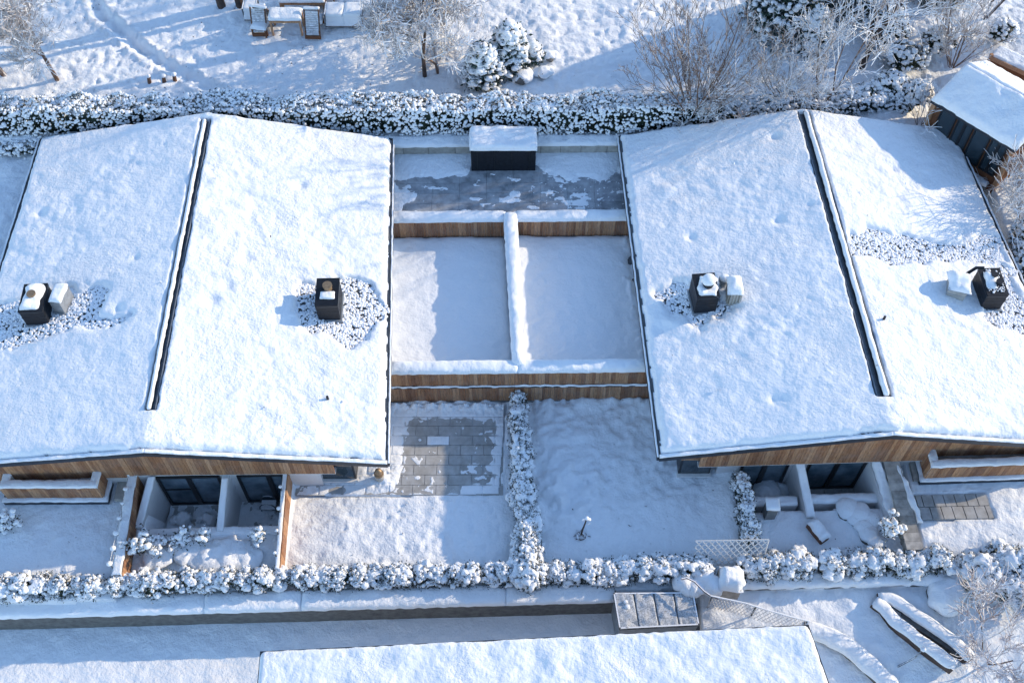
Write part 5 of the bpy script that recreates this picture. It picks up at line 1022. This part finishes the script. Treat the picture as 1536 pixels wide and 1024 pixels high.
p=at(1520,270,1.9); grow_tree('frosted_shrub','thin frosted shrub just below the cabin steps',(p[0]+.3,p[1],2.0),1.8,.9,8,3,.03,(-.2,0),'frost_twig','bark',.3,4,seed=64,cat='shrub',rmin=.012,blobs=.3)
for k,(u,v,lab) in enumerate(((362,14,'brown trunk foot at the top edge, right one of a pair'),(334,14,'brown trunk foot at the top edge, left one of a pair'),(655,22,'thick reddish pine trunk rising behind the wide frosted tree'),(452,4,'brown tree trunk foot behind the garden bench'))):
    b_=gp(u,v); T_=Thing('tree',lab,'tree',tuple(b_)); mb=MB(); h=6.5; r=.15 if k!=2 else .30; mb.tube([b_-[0,0,.2],b_+[-.06,.0,1.2],b_+[-.1,.1,3.2],b_+[.0,.1,h]],[r*1.25,r,r*.85,r*.5],10); T_.part('trunk',mb,'dark_bark'); P,Nn=shrub_pts(b_+[0,.6,h+.6],(1.9,1.9,1.9),420); foliage_parts(T_,P,Nn,[b_+[0,.6,h+.6]],[1.0],4,.10,(.10,.2),(.2,.8),'conifer_leaf','crown',1)
# ------------------------------------------------------------------ conifers
def conifer(label,base,r,h,n=420,seed=0,rs=(.07,.16),squ=.75,cover=(.15,.9),name='conifer'):
    base=np.asarray(base,float); T=Thing(name,label,'tree',tuple(base)); mb=MB(); mb.tube([base-[0,0,.2],base+[0,0,h*.8]],[.10,.03],8); T.part('trunk',mb,'dark_bark')
    t=RS.rand(n)**.8; a=RS.rand(n)*2*PI; tier=1-.22*((t*7)%1); rad=r*(1-t)**squ*tier*(1+.15*fbm(a*2,t*5,0,2,seed)); P=base+np.column_stack([np.cos(a)*rad,np.sin(a)*rad,.12+h*t-.12*rad]); Nn=np.column_stack([np.cos(a)*.75,np.sin(a)*.75,.25+.5*t+.3*RS.rand(n)]); Nn/=np.linalg.norm(Nn,axis=1,keepdims=True)
    core=[base+[0,0,h*k] for k in (.15,.35,.55,.75)]; cr=[r*.45*(1-k)**.75 for k in (.15,.35,.55,.75)]
    b=MB(); b.blobs(core,cr,1,2,.2,3); i=RS.randint(0,n,n*22); c=P[i]+RS.randn(len(i),3)*.10-Nn[i]*.30*RS.rand(len(i),1); b.leaves(c,np.full(len(i),.085)); o=T.part('foliage',b,'conifer_leaf')
    k=RS.rand(n)<np.interp(Nn[:,2],[0.2,.9],cover); s=MB(); s.blobs(P[k]+[0,0,.05]+Nn[k]*.03,rs[0]+(rs[1]-rs[0])*RS.rand(k.sum()),.6,2,.28,5); T.part('foliage_snow',s,'snow_soft',o)
conifer('bushy snow-flecked pine nearest the clipped hedge',gp(726,118),.95,1.6,420,1,squ=.5,cover=(.3,1.0))
conifer('taller snow-flecked pine standing behind the bushy one',gp(764,98),.95,1.9,460,2,squ=.42,cover=(.35,1.0))
conifer('little snow-topped pine right of the two larger pines',gp(797,92),.5,.8,130,3,cover=(.5,1.0))
conifer('dark green spruce with heavy snowy boughs at the top edge',gp(1172,40),1.9,4.0,1200,4,(.06,.16),cover=(.15,.9))
conifer('dark spruce in the back row behind the leaning tree',gp(1262,6),1.6,3.6,900,5,(.06,.15),cover=(.2,.9))
conifer('snow-whitened spruce in the back row left of the top right corner',gp(1400,-10),1.5,3.4,800,6,(.06,.15),cover=(.3,.95))
conifer('broad snowy yew in the row behind the bare trees, below the dark spruce',gp(1215,72),1.0,1.9,350,7,(.08,.16),cover=(.5,.95))
for k,(u,v,r,h,lab) in enumerate(((1330,140,.75,.9,'snow-laden round shrub left of the cabin, nearest the roof'),(1300,150,.7,.7,'low dark snowy shrub behind the right slope, left of the round one'),(1372,152,.55,.95,'snow-bent evergreen shrub close to the cabin eave'),(1355,95,.9,.8,'snow-buried mound shrub under the fan of reddish stems'),(1325,60,.9,1.2,'snowy shrub mass behind the leaning tree'),(1405,75,.7,.9,'small snowy shrub between the saplings and the fan of stems'),(1498,60,.6,.8,'snowy evergreen at the right edge above the bench'))):
    c=gp(u,v); T_=Thing('shrub',lab,'shrub',tuple(c)); P,Nn=shrub_pts(c+[0,0,h*.4],(r,r*.8,h*.6),300); foliage_parts(T_,P,Nn,[c+[0,0,h*.3]],[r*.7],6,.06,(.07,.15),(.35,.95),'leaf','foliage',1)
for k,(u,v,r,h,lab) in enumerate(((1530,400,.9,1.1,'snow-dusted shrub right of the gravel strip beyond the roof edge'),(1535,445,.8,1.0,'snow-dusted shrub at the right frame edge, below the one by the gravel strip'),(1528,362,.8,1.0,'snow-dusted shrub at the right frame edge, above the one by the gravel strip'))):
    c=at(u,v,2.0); c[0]+=.5; c[2]=1.6; T_=Thing('shrub',lab,'shrub',tuple(c)); P,Nn=shrub_pts(c+[0,0,h*.4],(r,r,h*.7),360); foliage_parts(T_,P,Nn,[c+[0,0,h*.3]],[r*.72],6,.06,(.06,.13),(.35,.9),'leaf','foliage',1)
for u,v,r,lab in ((783,118,.36,'snow-covered stone nearest the pines, lower one'),(815,112,.30,'small rock with a dark side right of the pines'),(824,88,.24,'tiny snow-capped bush stump on the slope right of the pines')):
    c=gp(u,v); T_=Thing('rock',lab,'rock',tuple(c)); b=MB(); b.blobs([c+[0,-.05,.02]],r*.72,.7,3,.3,5); T_.part('stone',b,'dark_stone'); b=MB(); b.blobs([c+[0,.05,.08],c+[-.22,.12,.0],c+[.2,.15,.0]],[r,r*.9,r*.9],.55,4,.3,3); T_.part('snow_cap',b,'snow_soft')
for u,v,lab in ((224,124,'dark stump poking out of snow before the hedge, leftmost of three'),(246,123,'small snowy stump before the hedge, middle of three'),(262,121,'reddish stump before the hedge, rightmost of three')):
    c=gp(u,v); mb=MB(); mb.tube([c-[0,0,.1],c+[.03,.05,.28]],[.09,.07],9); b=MB(); T_=Thing('stump',lab,'stump',tuple(c)); T_.part('wood',mb,'frosted_wood'); b.blobs([c+[.03,.05,.30]],.10,.6,2,.2,5); T_.part('snow_cap',b,'snow_soft')
# ------------------------------------------------------------------ garden furniture at the top
def lounger(label,u,v,rz=0,w=.66,h=1.15):
    c=gp(u,v); T=Thing('garden_chair',label,'chair',tuple(c),'slatted garden chairs round the table'); T.o.rotation_euler=(0,0,rz); 
    def pt(n,mb,mat,par=None): return mk(n,mb,mat,par or T.o,(0,0,0),bevel=.006)
    an=math.radians(-30)  # the back leans towards the viewer
    fr=MB()
    for s in (-1,1): fr.box((s*(w/2-.03),.20,.62),(.06,.05,h),0,an)
    fr.box((0,.20-math.sin(an)*h/2,.62+math.cos(an)*h/2),(w,.06,.06),0,an); pt('back_frame',fr,'frosted_wood')
    bk=MB()
    for i in range(11):
        k=-h/2+.10+i*(h-.16)/11; bk.box((0,.20-math.sin(an)*k,.62+math.cos(an)*k),(w-.10,.022,.075),0,an)
    pt('backrest',bk,'frosted_slat'); q=MB()
    st=MB(); st.box((0,.72,.34),(w,.62,.05)); o=pt('seat',st,'frosted_wood')
    s=snowcap([(-w/2,.42,.37),(w/2,.42,.37),(w/2,1.02,.37),(-w/2,1.02,.37)],.12,.06,.1,.02); pt('seat_snow',s,'snow_soft',o)
    for sx in (-1,1):
        for yy in (.0,.98): l=MB(); l.box((sx*(w/2-.04),yy,.14),(.06,.06,.40)); pt('leg',l,'wood_dark')
    lo=MB(); lo.box((0,-.09,.09),(w,.06,.16)); pt('rear_rail',lo,'wood_dark'); ts=snowcap([(-w/2,.45,1.14),(w/2,.45,1.14),(w/2,.55,1.14),(-w/2,.55,1.14)],.05,.05,.04,.01); pt('top_snow',ts,'snow_soft')
    return T
lounger('slatted garden chair seen from behind at the left end of the wooden table',392,56,.02)
lounger('slatted garden chair seen from behind at the right end of the wooden table',471,60,-.03)
lounger('slatted garden chair behind the left end of the table',402,36,PI-.2)
def table(label,u,v,w,d,h,name='table',cat='table',snow=.12):
    c=gp(u,v); T=Thing(name,label,cat,tuple(c)); x,y,z=c; mb=MB(); mb.box((x,y,z+h-.03),(w,d,.06)); T.part('top',mb,'wood_dark',bevel=.008); mb=MB()
    for s in (-1,1): mb.box((x,y+s*(d/2-.05),z+h-.12),(w-.1,.05,.11))
    T.part('apron',mb,'wood')
    for a in (-1,1):
        for b in (-1,1): l=MB(); l.box((x+a*(w/2-.06),y+b*(d/2-.06),z+(h-.06)/2),(.08,.08,h-.06)); T.part('leg',l,'wood')
    s=snowcap([(x-w/2,y-d/2,z+h),(x+w/2,y-d/2,z+h),(x+w/2,y+d/2,z+h),(x-w/2,y+d/2,z+h)],snow,.06,.1,.02); T.part('top_snow',s,'snow'); return T
table('wooden garden table under snow between two slatted chairs',434,50,1.35,.75,.85)
table('long snow-covered bench table behind the wooden table',458,24,1.95,.5,.72)
def sofa(label,u,v,w,d,h,n=2,cat='sofa',name='garden_sofa'):
    c=gp(u,v); T=Thing(name,label,cat,tuple(c)); x,y,z=c; mb=MB(); mb.box((x,y,z+.06),(w,d,.10)); T.part('base',mb,'wood_dark')
    for i in range(n): b=MB(); b.box((x-w/2+w*(i+.5)/n,y,z+h/2+.08),(w/n-.03,d-.06,h-.1)); q=T.part('cushion',b,'fabric_grey',bevel=.05); xx=x-w/2+w*(i+.5)/n; hw=w/n/2-.02; s=snowcap([(xx-hw,y-d/2,z+h+.03),(xx+hw,y-d/2,z+h+.03),(xx+hw,y+d/2,z+h+.03),(xx-hw,y+d/2,z+h+.03)],.10,.06,.09,.015); s2=snowcap([(xx-hw,y-d/2-.06,z+.12),(xx+hw,y-d/2-.06,z+.12),(xx+hw,y-d/2+.05,z+h+.02),(xx-hw,y-d/2+.05,z+h+.02)],.05,.06,.05,.01); T.part('cushion_snow',join(s,s2),'snow_soft',q)
    for s in (-1,1): mb=MB(); mb.tube([(x+s*w/2,y-d/2,z),(x+s*w/2,y-d/2,z+h+.1),(x+s*w/2,y+d/2,z+h+.1),(x+s*w/2,y+d/2,z)],.03,6); T.part('arm',mb,'frosted_metal')
    return T
sofa('two-seat garden sofa covered in snow right of the table',519,36,1.55,.8,.55)
sofa('snow-covered garden armchair at the far left of the seating group',380,28,.55,.7,.5,1,'armchair','garden_armchair')
sofa('snow-covered armchair at the top edge behind the bench table',486,8,1.0,.6,.5,1,'armchair','garden_armchair')
sofa('dark-framed garden chair at the right end of the seating group',551,26,.5,.6,.45,1,'chair','garden_chair')
# ------------------------------------------------------------------ cabin
ze,zk=4.25,5.05
L0=at(1397,150,ze);R0=at(1524,226,ze);K0=at(1448,98,zk); d=(R0-L0); d[2]=0; dn=d/np.linalg.norm(d); K1=K0+d
back=np.array([K0[0]-L0[0],K0[1]-L0[1],0]); L1=np.array([K0[0]+back[0],K0[1]+back[1],ze]); R1=L1+d
T_=Thing('cabin','brown wooden garden cabin with glazed front and snowy gabled roof at the upper right','cabin',((L0[0]+R1[0])/2,(L0[1]+R1[1])/2,1.5))
mb=MB(); 
for q in ((L0,R0,K1,K0),(K0,K1,R1,L1)): mb.hexa([p-[0,0,.15] for p in q],[p-[0,0,.01] for p in q])
T_.part('roof',mb,'edge_metal')
def slope_snow(q,T,seed,open_top): 
    m=snowcap(q,T,.06,.16,.02,.18,.02,seed,2.0); return m
T_.part('roof_snow',join(slope_snow([L0,R0,K1,K0],.20,5,1),slope_snow([K0,K1,R1,L1],.20,6,1)),'snow_roof')
bn=back/np.linalg.norm(back); b3=np.linalg.norm(back)
def cb(s,t,z): # s along front 0..1, t depth
    p=L0+d*s+back*t; return np.array([p[0],p[1],z])
Ld=np.linalg.norm(d); mb=MB(); q=[cb(.03,.14,0),cb(.97,.14,0),cb(.97,1.85,0),cb(.03,1.85,0)]; mb.prism(q,1.6,ze-.05); T_.part('wall',mb,'wood_dark')
gq=MB(); gq.add([cb(.03,.14,ze-.06),cb(.03,1.85,ze-.06),cb(.03,1.0,zk-.17)],[[0,2,1]]); gq.add([cb(.97,.14,ze-.06),cb(.97,1.85,ze-.06),cb(.97,1.0,zk-.17)],[[0,1,2]]); T_.part('gable',gq,'wood_dark')
nrm=-bn[:2]
for i in range(4):
    s0,s1=.12+.20*i,.12+.20*(i+1)-.015; window(T_,cb(s0,.14,0)[:2],cb(s1,.14,0)[:2],2.42,4.05,nrm,1 if i in(0,2) else 2,.06,'glass',.06)
mb=MB()
for s in (.03,.965): p=cb(s,.10,0); mb.box((p[0],p[1],3.1),(.16,.16,2.3),math.atan2(d[1],d[0]))
T_.part('post',mb,'wood')
p=[cb(0.02,-.05,0),cb(.9,-.05,0),cb(.9,.13,0),cb(.02,.13,0)]; mb=MB(); mb.prism(p,1.6,2.06); o=T_.part('step',mb,'concrete'); T_.part('step_snow',snowcap([np.array([*q[:2],2.06]) for q in p],.1,.06,.08,.02),'snow',o)
c=at(1482,262,1.9); T2=Thing('planter','dark wooden tub with snow at the cabin corner','planter',(c[0],c[1],1.9)); mb=MB(); mb.box((c[0],c[1]+.25,2.1),(.7,.5,.5),-.5); T2.part('box',mb,'wood_dark',bevel=.02); mb=MB(); mb.box((c[0]+.12,c[1]+.35,2.55),(.34,.3,.5),-.5); T2.part('upper_box',mb,'wood_dark',bevel=.02)
b=MB(); b.blobs([(c[0]-.12,c[1]+.2,2.38),(c[0]+.13,c[1]+.36,2.82)],[.26,.22],.4,3,.15,4); T2.part('snow_top',b,'snow_soft')
# raised bed / bench behind the cabin
a=at(1484,90,2.9);b=at(1560,125,2.9); T_=Thing('raised_bed','orange-brown timber bench box with a snow lid at the right edge above the cabin','bench',(*a[:2],2.4)); dd=(b-a)[:2]; n=np.array([-dd[1],dd[0]])/np.linalg.norm(dd); mb=MB(); q=[a[:2],b[:2],b[:2]+n*.75,a[:2]+n*.75]; mb.prism(q,2.4,3.05); T_.part('box',mb,'wood_dark'); fr=MB(); bar(np.array([*a[:2],3.12]),np.array([*b[:2],3.12]),-.05,.18,fr); fr.box((a[0],a[1],2.8),(.12,.12,.8)); T_.part('rail',fr,'wood'); T_.part('snow_lid',snowcap([(*q[0],3.05),(*q[1],3.05),(*q[2],3.1),(*q[3],3.1)],.14,.06,.1,.02),'snow')
# trees standing outside the picture on the sunny side; they throw the long soft shadows over the upper garden
for k,(x,y,h) in enumerate(((16,48.5,6),(5,49.5,7),(22.5,9.5,4.0))):
    grow_tree('bare_tree','bare garden tree standing outside the picture, '+['beyond the rear slope','far behind the pines','by the road below the right balcony'][k],(x,y,2.3 if y>20 else 0),h,.75,2,4,.16,(0,0),'brown_twig','dark_bark',.3,5,seed=100+k,rmin=.03,wander=.2,trunkfrac=.25,l0=.6)

# dead leaves and bits of twig lying about on the snow
n_=900; lx=RS.rand(n_)*42-21; ly_=np.where(RS.rand(n_)<.6,31.8+RS.rand(n_)*7.5,12.9+RS.rand(n_)*6.8); keep=(fbm(lx*.6,ly_*.6,0,3,901)>-.15)&((ly_>31)|((lx>-7.2)&(lx<7.0))|(ly_<15.5)); lx=lx[keep][:420]; ly_=ly_[keep][:420]
lz=ground_z(lx.copy(),ly_.copy()); ok=lz>-.2; P=np.column_stack([lx,ly_,lz+.012])[ok]
Q=[]
for H in (HL,HR):
    for _ in range(14):
        p=H.surf(np.array(RS.rand()*1.8-.9),np.array(.05+.9*RS.rand())); Q.append(p+[0,0,TS+.035])
b=MB(); b.leaves(np.vstack([P,np.array(Q)]),.05); o=struct('leaf_litter',b,'dark_bark','stuff','dead leaves and twig bits scattered on the snow'); o['category']='leaf litter'
# groups for repeats
GR={'bare_tree':'bare frosted garden trees','frosted_tree':'frosted ornamental trees','frosted_shrub':'bare frosted shrubs','conifer':'snowy conifers','shrub':'snowy evergreen shrubs','hedge':'snow-laden hedges','rock':'snow-capped stones','stump':'stumps before the rear hedge','tree':'tall tree trunks at the top edge','house':'gabled snow-roofed houses','sunken_court':'sunken courts before the houses','balcony':'timber-clad balconies','retaining_wall':'retaining walls','table':'garden tables','garden_armchair':'garden armchairs'}
for n_,g_ in GR.items():
    L_=[o for o in SC.objects if o.parent is None and o.name.split('.')[0]==n_]
    if len(L_)>1:
        for o in L_: o['group']=g_
